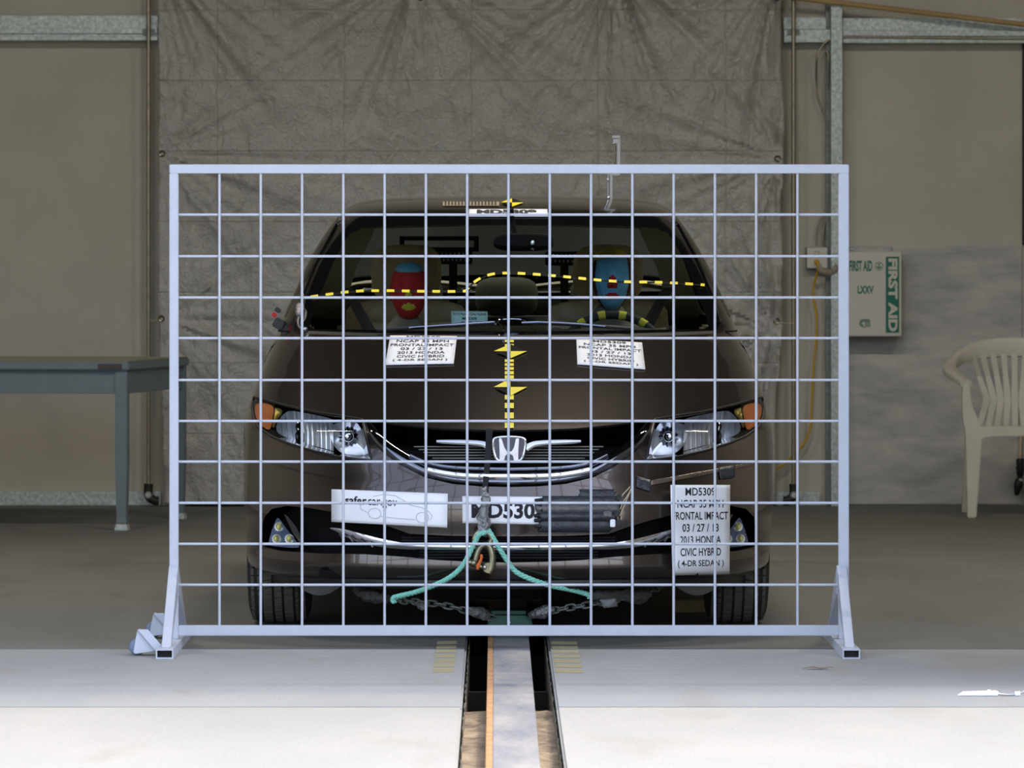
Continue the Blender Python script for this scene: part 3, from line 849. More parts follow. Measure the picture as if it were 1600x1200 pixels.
# ------------------------------------------------------------------ wire grid barrier
def barrier():
    root = thing('grid_barrier', 'pale blue-grey wire grid barrier standing on two feet before the car', 'barrier', (0, 0, 0))
    xl, xr = at(265, 0, 0).x, at(1326, 0, 0).x
    zt, zb = at(0, 257, 0).z, at(0, 993, 0).z
    tw_ = .0278
    zb1 = at(0, 977, 0).z
    mb = MB(); mb.b2((xl, -.014, zt - tw_), (xr, .014, zt)); mb.build('top_rail', 'grid', root, bevel=.002)
    mb = MB(); mb.b2((xl + tw_, -.014, zb), (xr - tw_ - .004, .014, zb1)); mb.build('bottom_rail', 'grid', root, bevel=.002)
    for x0, x1 in ((xl, xl + tw_), (xr - tw_ - .004, xr)):
        mb = MB(); mb.b2((x0, -.014, .028), (x1, .014, zt - tw_)); mb.build('post', 'grid', root, bevel=.002)
    r = .0042
    xs = [at(343 + 64.5 * k, 0, 0).x for k in range(15)]
    zs = [at(0, y, 0).z for y in (335.5, 400.5, 465, 528.5, 594, 658, 721.5, 786, 850, 914)]
    mb = MB(); mb.cyl((xs[0], -.004, zb1), (xs[0], -.004, zt - tw_), r, 10); w0 = mb.build('vertical_wire', 'grid', root, smooth=True)
    for x in xs[1:]: dupe(w0, root, (x - xs[0], 0, 0))
    mb = MB(); mb.cyl((xl + tw_, .0035, zs[0]), (xr - tw_ - .004, .0035, zs[0]), r, 10); h0 = mb.build('horizontal_wire', 'grid', root, smooth=True)
    for z in zs[1:]: dupe(h0, root, (0, 0, z - zs[0]))
    # feet, braces
    for cx, sx in ((-1.035, -1), (1.027, 1)):
        y0, y1, w, h, t = -.48, .56, .052, .0285, .0035
        mb = MB()
        mb.b2((cx - w / 2, y0, h - t), (cx + w / 2, y1, h)); mb.b2((cx - w / 2, y0, 0), (cx + w / 2, y1, t))
        mb.b2((cx - w / 2, y0, t), (cx - w / 2 + t, y1, h - t)); mb.b2((cx + w / 2 - t, y0, t), (cx + w / 2, y1, h - t))
        foot = mb.build('foot', 'grid', root)
        mb = MB(); mb.b2((cx - w / 2 + t, y0 + .03, t), (cx + w / 2 - t, y0 + .035, h - t)); mb.build('tube_core', 'hollow', foot)
        for (ya, yb) in ((-.40, -.016), (.48, .016)):
            mb = MB()
            b = .014
            sg = 1 if ya < 0 else -1
            ztop_ = .255
            mb.add([(cx - b, ya, .0285), (cx + b, ya, .0285), (cx + b, ya + sg * .045, .0285), (cx - b, ya + sg * .045, .0285),
                    (cx - b, yb - sg * .001, ztop_), (cx + b, yb - sg * .001, ztop_), (cx + b, yb, ztop_ - .09), (cx - b, yb, ztop_ - .09)],
                   [(0, 1, 2, 3), (4, 5, 6, 7), (0, 1, 5, 4), (2, 3, 7, 6), (1, 2, 6, 5), (0, 3, 7, 4)])
            mb.build('brace', 'grid', root, bevel=.0015)
    # two casters on the outside of the left foot
    for y in (-.36, .42):
        xi = -1.035 - .026
        Q = lambda px, py, d: at(px, py, -.36) + Vector((0, y + .36 + d, 0))
        mb = MB(); mb.prism([Q(px, py, .004) for px, py in ((214, 986), (217, 985), (243, 1016), (238, 1018), (211, 1022), (208, 1019))], (0, .006, 0)); br = mb.build('caster_bracket', 'grid', root, bevel=.001)
        mb = MB(); mb.prism([Q(px, py, .052) for px, py in ((214, 986), (217, 985), (243, 1016), (238, 1018), (211, 1022), (208, 1019))], (0, .006, 0)); mb.build('caster_bracket', 'grid', root, bevel=.001)
        mb = MB(); mb.prism([Q(px, py, .0045) for px, py in ((215, 985), (217, 984), (243, 1015), (241, 1016))], (0, .053, 0)); mb.build('caster_web', 'grid', br)
        mb = MB(); mb.prism([Q(px, py, -.004) for px, py in ((214.5, 983.5), (231, 983.5), (256, 1013), (256, 1017), (243, 1017))], (0, .0075, 0)); mb.build('caster_plate', 'grid', br, bevel=.001)
        wc = (at(213.5, 0, -.36).x, y + .031, .0255)
        mb = MB(); mb.lathe([(.006, -.015), (.019, -.015), (.0245, -.010), (.0255, 0), (.0245, .010), (.019, .015), (.006, .015), (.006, -.015)], wc, (0, 1, 0), 28)
        wh = mb.build('caster_wheel', 'caster', root, smooth=True)
        mb = MB(); mb.cyl((wc[0], y + .012, wc[2]), (wc[0], y + .052, wc[2]), .0055, 12); mb.build('axle', 'steel', wh, smooth=True)
barrier()

# ------------------------------------------------------------------ the car
# body surface: horizontal slices; u runs round a slice (rear - left side - front - right side - rear), v up through the rows
CY = 0.27                       # world Y of the foremost point of the bumper
KEYS = np.array([  # z, front y, rear y, half width, bow, corner depth, squareness
    (.172, .075, 4.40, .770, .10, .60, 2.5), (.186, .040, 4.46, .815, .10, .64, 2.5), (.205, .014, 4.50, .848, .10, .68, 2.5), (.235, .000, 4.53, .864, .10, .70, 2.5),
    (.275, .004, 4.54, .870, .10, .72, 2.5), (.33, .010, 4.55, .874, .10, .72, 2.5), (.38, .003, 4.55, .876, .10, .72, 2.5), (.43, .006, 4.55, .877, .10, .72, 2.5),
    (.48, .024, 4.55, .877, .10, .72, 2.5), (.53, .048, 4.55, .877, .10, .72, 2.5), (.58, .070, 4.55, .876, .10, .72, 2.5), (.625, .093, 4.548, .875, .11, .72, 2.5),
    (.652, .118, 4.545, .873, .12, .70, 2.5), (.667, .155, 4.543, .871, .13, .68, 2.5), (.688, .215, 4.540, .867, .14, .66, 2.5), (.72, .310, 4.535, .860, .16, .63, 2.5), (.77, .460, 4.528, .849, .17, .60, 2.5),
    (.82, .615, 4.52, .835, .17, .57, 2.5), (.87, .785, 4.505, .819, .16, .55, 2.6), (.92, .965, 4.48, .802, .15, .52, 2.7), (.950, 1.085, 4.45, .791, .14, .50, 2.8),
    (.968, 1.145, 4.42, .785, .13, .48, 2.9), (.99, 1.200, 4.36, .778, .12, .46, 3.0), (1.02, 1.268, 4.26, .768, .12, .45, 3.1), (1.06, 1.358, 4.13, .752, .12, .44, 3.2),
    (1.12, 1.492, 4.00, .730, .12, .43, 3.2), (1.20, 1.670, 3.86, .698, .12, .42, 3.2), (1.28, 1.850, 3.70, .656, .11, .42, 3.2), (1.335, 1.975, 3.56, .622, .11, .42, 3.1),
    (1.365, 2.055, 3.46, .602, .11, .42, 3.0), (1.385, 2.135, 3.39, .583, .11, .40, 2.8), (1.403, 2.245, 3.32, .553, .10, .38, 2.6), (1.417, 2.375, 3.24, .50, .08, .30, 2.4),
    (1.427, 2.52, 3.15, .37, .06, .22, 2.2), (1.432, 2.66, 3.06, .21, .03, .14, 2.1), (1.434, 2.80, 2.96, .06, .01, .05, 2.0)])
def pchip(xs, ys, xq):
    h = np.diff(xs); d = np.diff(ys, axis=0) / h[:, None]
    m = np.zeros_like(ys)
    for k in range(1, len(xs) - 1):
        a, b = d[k - 1], d[k]
        w1, w2 = 2 * h[k] + h[k - 1], h[k] + 2 * h[k - 1]
        with np.errstate(divide='ignore', invalid='ignore'):
            hm = (w1 + w2) / (w1 / a + w2 / b)
        m[k] = np.where(a * b > 0, hm, 0)
    m[0], m[-1] = d[0], d[-1]
    i = np.clip(np.searchsorted(xs, xq) - 1, 0, len(xs) - 2)
    t = ((xq - xs[i]) / h[i])[:, None]; H = h[i][:, None]
    return (2 * t ** 3 - 3 * t ** 2 + 1) * ys[i] + (t ** 3 - 2 * t ** 2 + t) * H * m[i] + (-2 * t ** 3 + 3 * t ** 2) * ys[i + 1] + (t ** 3 - t ** 2) * H * m[i + 1]
SUB = 5                                    # rows per key interval
NR = (len(KEYS) - 1) * SUB                 # v runs 0..NR
VK = np.arange(len(KEYS)) * float(SUB)
NF, NS, NB = 62, 34, 16                    # half slice: front, side, rear cells
NH = NF + NS + NB                          # u runs -NH..NH, 0 = front centre

def surf(u, v):
    """arrays of (u, v) -> N x 3 points of the body skin"""
    u = np.asarray(u, float); v = np.clip(np.asarray(v, float), 0, NR)
    K = pchip(VK, KEYS, v)
    z, P, R, W, A, B, n = K.T
    s = np.sign(u); a = np.abs(u)
    room = np.maximum((R - P) * .5 - A, .01)
    B = np.minimum(B, room * .95)
    th = np.clip(a / NF, 0, 1) * PI / 2
    # ease so that cells are evenly spread over bow and corner
    xf = W * np.sin(th) ** (2 / n)
    yf = P + A * (xf / W) ** 2 + B * (1 - np.cos(th) ** (2 / n))
    tb = np.clip((a - NF - NS) / NB, 0, 1) * PI / 2
    Ab, Bb = A * .6, np.minimum(B * .7, room * .6)
    xb = W * np.cos(tb) ** (2 / n)
    yb = R - Ab * (xb / W) ** 2 - Bb * (1 - np.sin(tb) ** (2 / n))
    y0 = P + A + B; y1 = R - Ab - Bb
    ts = np.clip((a - NF) / NS, 0, 1)
    x = np.where(a <= NF, xf, np.where(a <= NF + NS, W, xb))
    y = np.where(a <= NF, yf, np.where(a <= NF + NS, y0 + (y1 - y0) * ts, yb))
    return np.stack([s * x, y + CY, z], 1)

us = np.arange(-NH, NH + 1); vs_ = np.arange(0, NR + 1)
GU, GV = np.meshgrid(us, vs_)
HP = surf(GU.ravel(), GV.ravel())
NC = len(us)
tris = []
for j in range(NR):
    b = j * NC
    for i in range(NC - 1):
        tris.append((b + i, b + i + 1, b + NC + i + 1)); tris.append((b + i, b + NC + i + 1, b + NC + i))
HULL = BVHTree.FromPolygons([Vector(p) for p in HP], tris, all_triangles=True)
UVG = np.stack([GU.ravel(), GV.ravel()], 1).astype(float)

def hit(px, py):
    """first point of the body skin on the line of sight through a pixel: (point, normal, uv)"""
    d = Vector(((px - VPX) / FPX, 1, -(py - VPY) / FPX)).normalized()
    loc, nor, idx, dist = HULL.ray_cast(CAM, d)
    if loc is None: return None
    if nor.dot(d) > 0: nor = -nor
    a, b, c = (Vector(HP[k]) for k in tris[idx])
    v0, v1, v2 = b - a, c - a, loc - a
    d00, d01, d11, d20, d21 = v0.dot(v0), v0.dot(v1), v1.dot(v1), v2.dot(v0), v2.dot(v1)
    den = d00 * d11 - d01 * d01 or 1e-12
    w1 = (d11 * d20 - d01 * d21) / den; w2 = (d00 * d21 - d01 * d20) / den
    ia, ib, ic = tris[idx]
    uv = UVG[ia] * (1 - w1 - w2) + UVG[ib] * w1 + UVG[ic] * w2
    return loc, nor, uv
def hitp(px, py, off=0.0):
    """skin point lifted by off; beyond the silhouette the nearest skin point is used"""
    h = hit(px, py)
    if h is None:
        p = at(px, py, CY + .6)
        loc, nor, idx, dist = HULL.find_nearest(p)
        if nor.y > 0: nor = -nor
        return loc + nor * off
    return h[0] + h[1] * off

def dens(poly, step=5.0, closed=True):
    out = []
    n = len(poly)
    for i in range(n if closed else n - 1):
        a, b = poly[i], poly[(i + 1) % n]
        k = max(1, int(math.hypot(b[0] - a[0], b[1] - a[1]) / step))
        out += [(a[0] + (b[0] - a[0]) * t / k, a[1] + (b[1] - a[1]) * t / k) for t in range(k)]
    if not closed: out.append(poly[-1])
    return out
def rnd(poly, n=5):
    """rounded outline through pixel corners"""
    return [(p.x, p.y) for p in smooth_path([Vector((x, y, 0)) for x, y in poly], n, closed=True)]

XC = 795.5                      # pixel column of the car's centre line
def sym(left):
    """left half outline (top centre ... bottom centre) -> closed outline"""
    return left + [(2 * XC - x, y) for x, y in reversed(left)]

# outlines in the photograph (left half or left piece), laid on the skin
HOOD_FRONT = [(795.5, 673), (740, 672), (690, 670), (640, 665), (600, 660), (572, 656)]
hood_l = HOOD_FRONT + [(540, 653), (500, 647), (468, 641), (466, 610), (467, 570), (469, 540), (472, 522), (520, 524), (600, 526.5), (700, 529), (795.5, 530)]
wind_l = [(795.5, 331), (700, 332), (620, 335), (560, 340), (541, 346), (530, 358), (503, 406), (479, 464), (468, 500), (467, 512), (474, 516), (560, 519), (680, 522), (795.5, 523)]
pane_l = [(795.5, 351), (700, 351.5), (620, 353), (565, 357), (548, 364), (540, 374), (521, 410), (499, 464), (486, 500), (484, 510), (492, 514), (560, 515), (680, 517), (795.5, 518)]
grille_l = HOOD_FRONT + [(577, 672), (588, 692), (606, 712), (632, 730), (664, 746), (706, 756), (750, 760), (795.5, 761)]
intake_l = [(795.5, 838), (700, 837), (640, 834), (612, 824), (575, 813), (525, 801), (480, 793), (448, 790.5), (425, 795), (413, 808), (408, 828), (407, 846), (414, 855), (440, 861), (500, 865), (570, 866), (630, 870), (680, 875), (740, 878), (795.5, 879)]
light_l = [(397, 621), (412, 625), (445, 634), (490, 644), (530, 650), (566, 656), (570, 672), (575, 695), (580, 719), (560, 718), (530, 714), (490, 705), (450, 693), (424, 682), (404, 668), (396, 652), (394, 636)]

def uv_px(poly, step=5.0, closed=True):
    out = []
    for (x, y) in dens(poly, step, closed):
        h = hit(x, y)
        if h is not None: out.append(tuple(h[2]))
    return out
def uv_side(y, z):
    """left side of the body at car length y and height z"""
    if z <= KEYS[0, 0]: v = -1.0
    else: v = float(np.interp(z, pchip(VK, KEYS, np.linspace(0, NR, 600))[:, 0], np.linspace(0, NR, 600)))
    uu = np.linspace(0, NH, 900)
    ys = surf(uu, np.full(900, v))[:, 1] - CY
    return (-float(np.interp(y, ys, uu)), v)
def uv_rear(x, z):
    v = float(np.interp(z, pchip(VK, KEYS, np.linspace(0, NR, 600))[:, 0], np.linspace(0, NR, 600)))
    uu = np.linspace(NF + NS * .5, NH, 400)
    xs = surf(uu, np.full(400, v))[:, 0]
    return (float(np.interp(-abs(x), -xs, uu)) * (1 if x >= 0 else -1), v)
mir = lambda P: [(-u, v) for u, v in P]

AX_F, AX_R, RW = .93, 3.60, .345
def arch(yc):
    P = [(yc + RW * math.cos(w), .315 + RW * math.sin(w)) for w in np.linspace(-.62, PI + .62, 40)]
    return [uv_side(y, z) for y, z in P]
def side(poly, step=.05): return [uv_side(y, z) for y, z in dens(poly, step)]
REG = {}
REG['hole_arch_1'] = arch(AX_F); REG['hole_arch_2'] = mir(REG['hole_arch_1'])
REG['hole_arch_3'] = arch(AX_R); REG['hole_arch_4'] = mir(REG['hole_arch_3'])
REG['hole_grille'] = uv_px(sym(grille_l)); REG['hole_intake'] = uv_px(sym(intake_l))
REG['headlight_lens'] = uv_px(light_l); REG['headlight_lens_r'] = mir(REG['headlight_lens'])
REG['pane'] = uv_px(sym(pane_l)); REG['frit'] = uv_px(sym(wind_l))
REG['hood'] = uv_px(sym(hood_l))
cowl = [(795.5, 524), (680, 523), (560, 520), (474, 517), (473, 521.5), (520, 523.5), (600, 526), (700, 528.5), (795.5, 529.5)]
REG['cowl'] = uv_px(sym(cowl))
fw = [(1.62, 1.00), (1.80, 1.115), (2.02, 1.245), (2.22, 1.325), (2.40, 1.352), (2.60, 1.356), (2.60, .99), (2.1, .985)]
rw = [(2.69, .99), (2.69, 1.355), (3.0, 1.345), (3.3, 1.29), (3.52, 1.20), (3.66, 1.10), (3.62, 1.02), (3.3, 1.0)]
REG['side_window_1'] = side(fw); REG['side_window_2'] = mir(REG['side_window_1'])
REG['side_window_3'] = side(rw); REG['side_window_4'] = mir(REG['side_window_3'])
rear_pane = [(-.50, 1.345), (0, 1.36), (.50, 1.345), (.58, 1.2), (.62, 1.08), (0, 1.07), (-.62, 1.08), (-.58, 1.2)]
REG['rear_window'] = None
door1 = [(1.44, .26), (1.43, .60), (1.46, .955), (2.64, .955), (2.66, .60), (2.66, .26)]
door2 = [(2.672, .26), (2.672, .60), (2.652, .955), (3.70, .97), (3.74, .80), (3.62, .68), (3.36, .58), (3.24, .40), (3.22, .26)]
REG['door_1'] = side(door1); REG['door_2'] = mir(REG['door_1']); REG['door_3'] = side(door2); REG['door_4'] = mir(REG['door_3'])
bump = [(.30, .172), (.62, .172), (.595, .33), (.64, .50), (.70, .575), (.66, .60), (.615, .633)]
def reg_poly():
    P = {k: np.array(v) for k, v in REG.items() if v is not None}
    return P
def inside(P, q):
    """points in polygon, vectorised"""
    x, y = q[:, 0], q[:, 1]; c = np.zeros(len(q), bool)
    n = len(P); j = n - 1
    for i in range(n):
        xi, yi, xj, yj = P[i, 0], P[i, 1], P[j, 0], P[j, 1]
        if yi != yj:
            c ^= ((yi > y) != (yj > y)) & (x < (xj - xi) * (y - yi) / (yj - yi) + xi)
        j = i
    return c
# rear window as a region of the rear half: handled on both halves because u wraps at the rear centre line
def rear_half(sg):
    P = [uv_rear(sg * x, z) for x, z in dens([(.50, 1.345), (.58, 1.2), (.62, 1.08)], .04, False)]
    return [(sg * NH * 1.001, uv_rear(.3, 1.36)[1])] + P + [(sg * NH * 1.001, uv_rear(.3, 1.07)[1])]
REG['rear_window_1'] = rear_half(1); REG['rear_window_2'] = rear_half(-1)

def build_panels():
    RP = reg_poly()
    segs = []; pts = []
    for k, P in RP.items():
        o = len(pts); n = len(P)
        pts += [Vector(p) for p in P]
        segs += [(o + i, o + (i + 1) % n) for i in range(n)]
    B = np.array([(p.x, p.y) for p in pts])
    # drop grid points that crowd an outline
    keep = np.ones(len(UVG), bool)
    SA = np.array([B[a] for a, b in segs]); SBv = np.array([B[b] for a, b in segs])
    cell = {}
    for a, b in zip(SA, SBv):
        n = max(2, int(np.abs(b - a).max() * 3))
        for t in np.linspace(0, 1, n):
            p = a + (b - a) * t
            i, j = int(round(p[0])), int(round(p[1]))
            for di in (-1, 0, 1):
                for dj in (-1, 0, 1):
                    q = (i + di, j + dj)
                    if abs(q[0]) >= NH or not (0 < q[1] < NR): continue
                    if (q[0] - p[0]) ** 2 + (q[1] - p[1]) ** 2 < .16: cell[q] = 1
    for (i, j) in cell: keep[j * NC + i + NH] = False
    o = len(pts)
    pts += [Vector(p) for p in UVG[keep]]
    vo, eo, fo, *_ = delaunay_2d_cdt(pts, segs, [], 0, 1e-5)
    VO = np.array([(p.x, p.y) for p in vo]); FO = np.array([f for f in fo if len(f) == 3])
    cen = VO[FO].mean(1)
    ok = (cen[:, 1] > 0) & (np.abs(cen[:, 0]) <= NH)
    FO, cen = FO[ok], cen[ok]
    pos = surf(VO[:, 0], VO[:, 1])
    own = np.full(len(FO), '', dtype=object)
    order = ['hole_arch_1', 'hole_arch_2', 'hole_arch_3', 'hole_arch_4', 'hole_grille', 'hole_intake', 'headlight_lens', 'headlight_lens_r', 'pane', 'frit', 'cowl', 'side_window_1', 'side_window_2', 'side_window_3', 'side_window_4', 'rear_window_1', 'rear_window_2', 'hood', 'door_1', 'door_2', 'door_3', 'door_4']
    for k in order:
        m = inside(RP[k], cen) & (own == '')
        own[m] = k
    cp = pos[FO].mean(1)
    y = cp[:, 1] - CY; z = cp[:, 2]; x = cp[:, 0]
    free = own == ''
    # bumper below the headlights, fenders behind them, roof, tail
    hl = .655 - .25 * np.clip(y - .1, 0, .5) * 0
    bm_ = free & (y < .68) & (z < .655)
    own[bm_] = 'front_bumper'; free = own == ''
    f = free & (y < 1.45) & (z < 1.02); own[f & (x < 0)] = 'fender_1'; own[f & (x > 0)] = 'fender_2'; free = own == ''
    f = free & (z > 1.33); own[f] = 'roof'; free = own == ''
    f = free & (y > 3.95) & (z < .72); own[f] = 'rear_bumper'; free = own == ''
    own[free] = 'body_frame'
    return VO, FO, pos, own

VO, FO, POS, OWN = build_panels()
def fnormals():
    n = np.zeros_like(POS)
    e = np.cross(POS[FO[:, 1]] - POS[FO[:, 0]], POS[FO[:, 2]] - POS[FO[:, 0]])
    for k in range(3): np.add.at(n, FO[:, k], e)
    l = np.linalg.norm(n, axis=1); l[l == 0] = 1
    n /= l[:, None]
    c = np.array([0, CY + 2.2, .75])
    flip = ((POS - c) * n * np.array([1, .35, 1])).sum(1) < 0
    n[flip] *= -1
    return n
NRM = fnormals()

CAR = thing('sedan_car', 'dark taupe four-door sedan facing the camera behind the wire grid', 'car', (0, CY + 2.2, 0))
CO = ORG[CAR]
def panel(name, keys, mat, off=0.0, mask=None, solid=0.0, parent=None):
    m = np.isin(OWN, keys)
    if mask is not None: m &= mask
    F = FO[m]
    idx, inv = np.unique(F, return_inverse=True)
    P = POS[idx] + NRM[idx] * off
    me = bpy.data.meshes.new(name)
    # all triangles wound to face outward
    fs = inv.reshape(-1, 3)
    e = np.cross(P[fs[:, 1]] - P[fs[:, 0]], P[fs[:, 2]] - P[fs[:, 0]])
    bad = (e * NRM[F].mean(1)).sum(1) < 0
    fs[bad] = fs[bad][:, ::-1]
    me.from_pydata([tuple(p - np.array(CO)) for p in P], [], [tuple(int(i) for i in f) for f in fs])
    me.materials.append(M[mat])
    for p in me.polygons: p.use_smooth = True
    o = bpy.data.objects.new(name, me); col.objects.link(o); o.parent = parent or CAR; ORG[o] = CO
    # shade with the normals of the whole skin so that cut edges stay smooth
    try:
        me.normals_split_custom_set_from_vertices([tuple(n) for n in NRM[idx]])
    except Exception: pass
    if solid:
        md = o.modifiers.new('thickness', 'SOLIDIFY'); md.thickness = solid; md.offset = -1
    return o
panel('hood', ['hood'], 'paint'); panel('front_bumper', ['front_bumper'], 'paint')
panel('fender', ['fender_1'], 'paint'); panel('fender', ['fender_2'], 'paint')
panel('roof', ['roof'], 'paint'); panel('body_frame', ['body_frame'], 'paint'); panel('rear_bumper', ['rear_bumper'], 'paint')
for k in (1, 2, 3, 4): panel('door', ['door_%d' % k], 'paint')
panel('windshield', ['pane'], 'glass'); panel('windshield_border', ['frit'], 'black_gloss'); panel('cowl', ['cowl'], 'black')
for k in (1, 2, 3, 4): panel('side_window', ['side_window_%d' % k], 'sideglass')
panel('rear_window', ['rear_window_1', 'rear_window_2'], 'sideglass')
panel('headliner', ['roof', 'body_frame'], 'beige', off=-.03, mask=POS[FO].mean(1)[:, 2] > 1.0)

# panel gaps as thin dark seams
def seam(pts, name='seam', r=.0028, mat='matte', parent=None):
    mb = MB(); mb.tube(pts, r, 6); return mb.build(name, mat, parent or CAR, smooth=True)
def both(fn):
    """a part built on the left, and its mirror image"""
    a = fn(1); b = fn(-1); return a, b
def seam_px(poly, r=.0028, mirror=True, off=-.0005, mat='matte', name='seam'):
    P = [hitp(x, y, off) for x, y in dens(poly, 6, False)]
    seam(P, name, r, mat)
    if mirror: seam([Vector((-p.x, p.y, p.z)) for p in P], name, r, mat)
def seam_side(poly, r=.003):
    uv = np.array([uv_side(y, z) for y, z in dens(poly, .05, False)])
    P = [Vector(p) for p in surf(uv[:, 0], uv[:, 1])]
    seam(P, r=r); seam([Vector((-p.x, p.y, p.z)) for p in P], r=r)
seam_px([(469, 641), (466, 610), (467, 570), (469, 540), (471, 524)])
seam_px([(2 * XC - x, y) for x, y in reversed(HOOD_FRONT)] + HOOD_FRONT[::-1][::-1], mirror=False, r=.004, off=-.002)
seam_side(door1 + [door1[0]]); seam_side(door2 + [door2[0]])

# ------------------------------------------------------------------ car: underside, wheels
Yc = lambda y: CY + y
def mx(p, s):
    """s = 1 keeps the left side, s = -1 mirrors to the right side"""
    p = Vector(p); return Vector((p.x * s, p.y, p.z))
mb = MB()
mb.prism([(-.60, Yc(.16), .195), (.60, Yc(.16), .195), (.62, Yc(.58), .195), (.55, Yc(.60), .195), (.55, Yc(1.28), .195), (.78, Yc(1.30), .195), (.78, Yc(3.2), .195), (.55, Yc(3.25), .195), (.55, Yc(3.95), .195), (.72, Yc(4.0), .195), (.60, Yc(4.42), .195),
          (-.60, Yc(4.42), .195), (-.72, Yc(4.0), .195), (-.55, Yc(3.95), .195), (-.55, Yc(3.25), .195), (-.78, Yc(3.2), .195), (-.78, Yc(1.30), .195), (-.55, Yc(1.28), .195), (-.55, Yc(.60), .195), (-.62, Yc(.58), .195)], (0, 0, .02))
mb.build('underbody', 'matte', CAR)
# firewall keeps the engine bay dark
mb = MB(); mb.b2((-.56, Yc(.32), .215), (.56, Yc(1.12), .60)); mb.build('engine_block', 'matte', CAR, bevel=.03)
# black lip under the bumper
P = [hitp(x, y, .003) for x, y in dens([(430, 902), (500, 905), (600, 908), (700, 909), (XC, 910)], 8, False)]
P += [Vector((-p.x, p.y, p.z)) for p in reversed(P[:-1])]
mb = MB(); mb.tube(P, .020, 10, squash=(.5, 1)); mb.build('bumper_lip', 'black', CAR, smooth=True)

def wheel(sx, y, steer=0):
    c = Vector((sx * .752, Yc(y), .316))
    ax = Vector((sx, 0, 0))
    prof = [(.195, -.085), (.205, -.094), (.235, -.101), (.275, -.100), (.302, -.090), (.311, -.074), (.3125, 0), (.311, .074), (.302, .090), (.275, .100), (.235, .101), (.205, .094), (.195, .085)]
    mb = MB(); mb.lathe(prof, c, ax, 64); wh = mb.build('wheel', 'tyre', CAR, smooth=True)
    # tread blocks: five ribs of lugs
    mb = MB(); n = 64
    for rib, (h0, h1, rr) in enumerate(((-.088, -.056, .3130), (-.048, -.020, .3160), (-.012, .012, .3165), (.020, .048, .3160), (.056, .088, .3130))):
        for k in range(n):
            w0 = 2 * PI * (k + .5 * (rib % 2)) / n; w1 = w0 + 2 * PI / n * .80
            vs = []
            for r_ in (rr - .012, rr):
                for w, h in ((w0, h0), (w1, h0), (w1 + .02, h1), (w0 + .02, h1)):
                    edge = .006 if (rib in (0, 4) and abs(h) > .08) else 0
                    vs.append(c + ax * h + Vector((0, math.cos(w), math.sin(w))) * (r_ - edge))
            mb.add(vs, [(0, 1, 2, 3), (4, 5, 6, 7), (0, 1, 5, 4), (1, 2, 6, 5), (2, 3, 7, 6), (3, 0, 4, 7)])
    tr = mb.build('tread', 'tread', wh); tr['kind'] = 'stuff'
    mb = MB(); mb.lathe([(.197, .080), (.190, .072), (.182, .05), (.05, .060), (.045, .075), (.0001, .078)], c, ax, 40)
    mb.lathe([(.197, -.085), (.185, -.06), (.175, .04)], c, ax, 40); mb.build('rim', 'alloy', wh, smooth=True)
    for k in range(10):
        w = 2 * PI * k / 10; d = Vector((0, math.cos(w), math.sin(w)))
        mb = MB(); mb.tube([c + ax * .072 + d * .04, c + ax * .078 + d * .12, c + ax * .072 + d * .19], [.012, .011, .015], 8); mb.build('spoke', 'alloy', wh, smooth=True)
    mb = MB(); mb.lathe([(.13, -.03), (.13, -.01), (.0001, -.01)], c, ax, 30); mb.build('brake_disc', 'galv_dark', wh)
for sx in (-1, 1):
    for y in (AX_F, AX_R): wheel(sx, y)
# wheel-arch liners and grey air deflectors before the front tyres
for sx in (-1, 1):
    for y in (AX_F, AX_R):
        mb = MB()
        def fn(u, v, sx=sx, y=y):
            w = -.35 + (PI + .7) * u
            return Vector((sx * (.56 + .27 * v), Yc(y) + .350 * math.cos(w), max(.19, .316 + .350 * math.sin(w))))
        mb.grid(28, 3, fn)
        mb.b2((sx * .555 - .004, Yc(y) - .345, .19), (sx * .555 + .004, Yc(y) + .345, .66)); mb.build('arch_liner', 'matte', CAR, smooth=True)
    mb = MB()
    def fd(u, v, sx=sx):
        x = .50 + .26 * u
        return Vector((sx * x, Yc(.50 + .10 * u) + .01 * math.sin(u * 3), .195 - v * (.014 + .07 * math.sin(PI * min(1, u * 1.15)))))
    mb.grid(14, 4, fd); mb.build('air_deflector', pmat('grey_deflector', (150, 150, 152), .5), CAR, smooth=True, solid=.004)

# ------------------------------------------------------------------ car: headlights
def ring_patch(poly, centre, rings, depth_fn, s, mb, base=.006, push=0.0):
    """bowl behind the skin: outline in pixels, depth_fn(r, angle index) metres behind the skin along Y"""
    n = len(poly); vs = []; fs = []
    for k in range(rings + 1):
        r = k / rings
        for (x, y) in poly:
            px, py = centre[0] + (x - centre[0]) * r, centre[1] + (y - centre[1]) * r
            p = hitp(px, py)
            p = p + Vector((0, base + push + depth_fn(r, px, py), 0))
            vs.append(mx(p, s))
    for k in range(rings):
        fs += [(k * n + i, k * n + (i + 1) % n, (k + 1) * n + (i + 1) % n, (k + 1) * n + i) for i in range(n)]
    mb.add(vs, fs)
HIGH = rnd([(517, 690), (514, 676), (520, 664), (534, 660), (554, 660), (562, 670), (568, 690), (574, 713), (560, 715), (540, 714), (525, 704)], 4)
MAIN = rnd([(431, 671), (436, 656), (446, 645), (458, 642.5), (490, 648), (520, 656), (514, 668), (511, 678), (515, 693), (526, 708), (500, 703), (470, 695), (440, 684)], 4)
AMBR = rnd([(398, 636), (404, 630), (418, 631), (427, 637), (426, 652), (422, 670), (412, 668), (401, 655)], 4)
PARK = rnd([(429, 638), (438, 639), (441, 645), (433, 656), (428, 668), (425, 665), (428, 650)], 3)
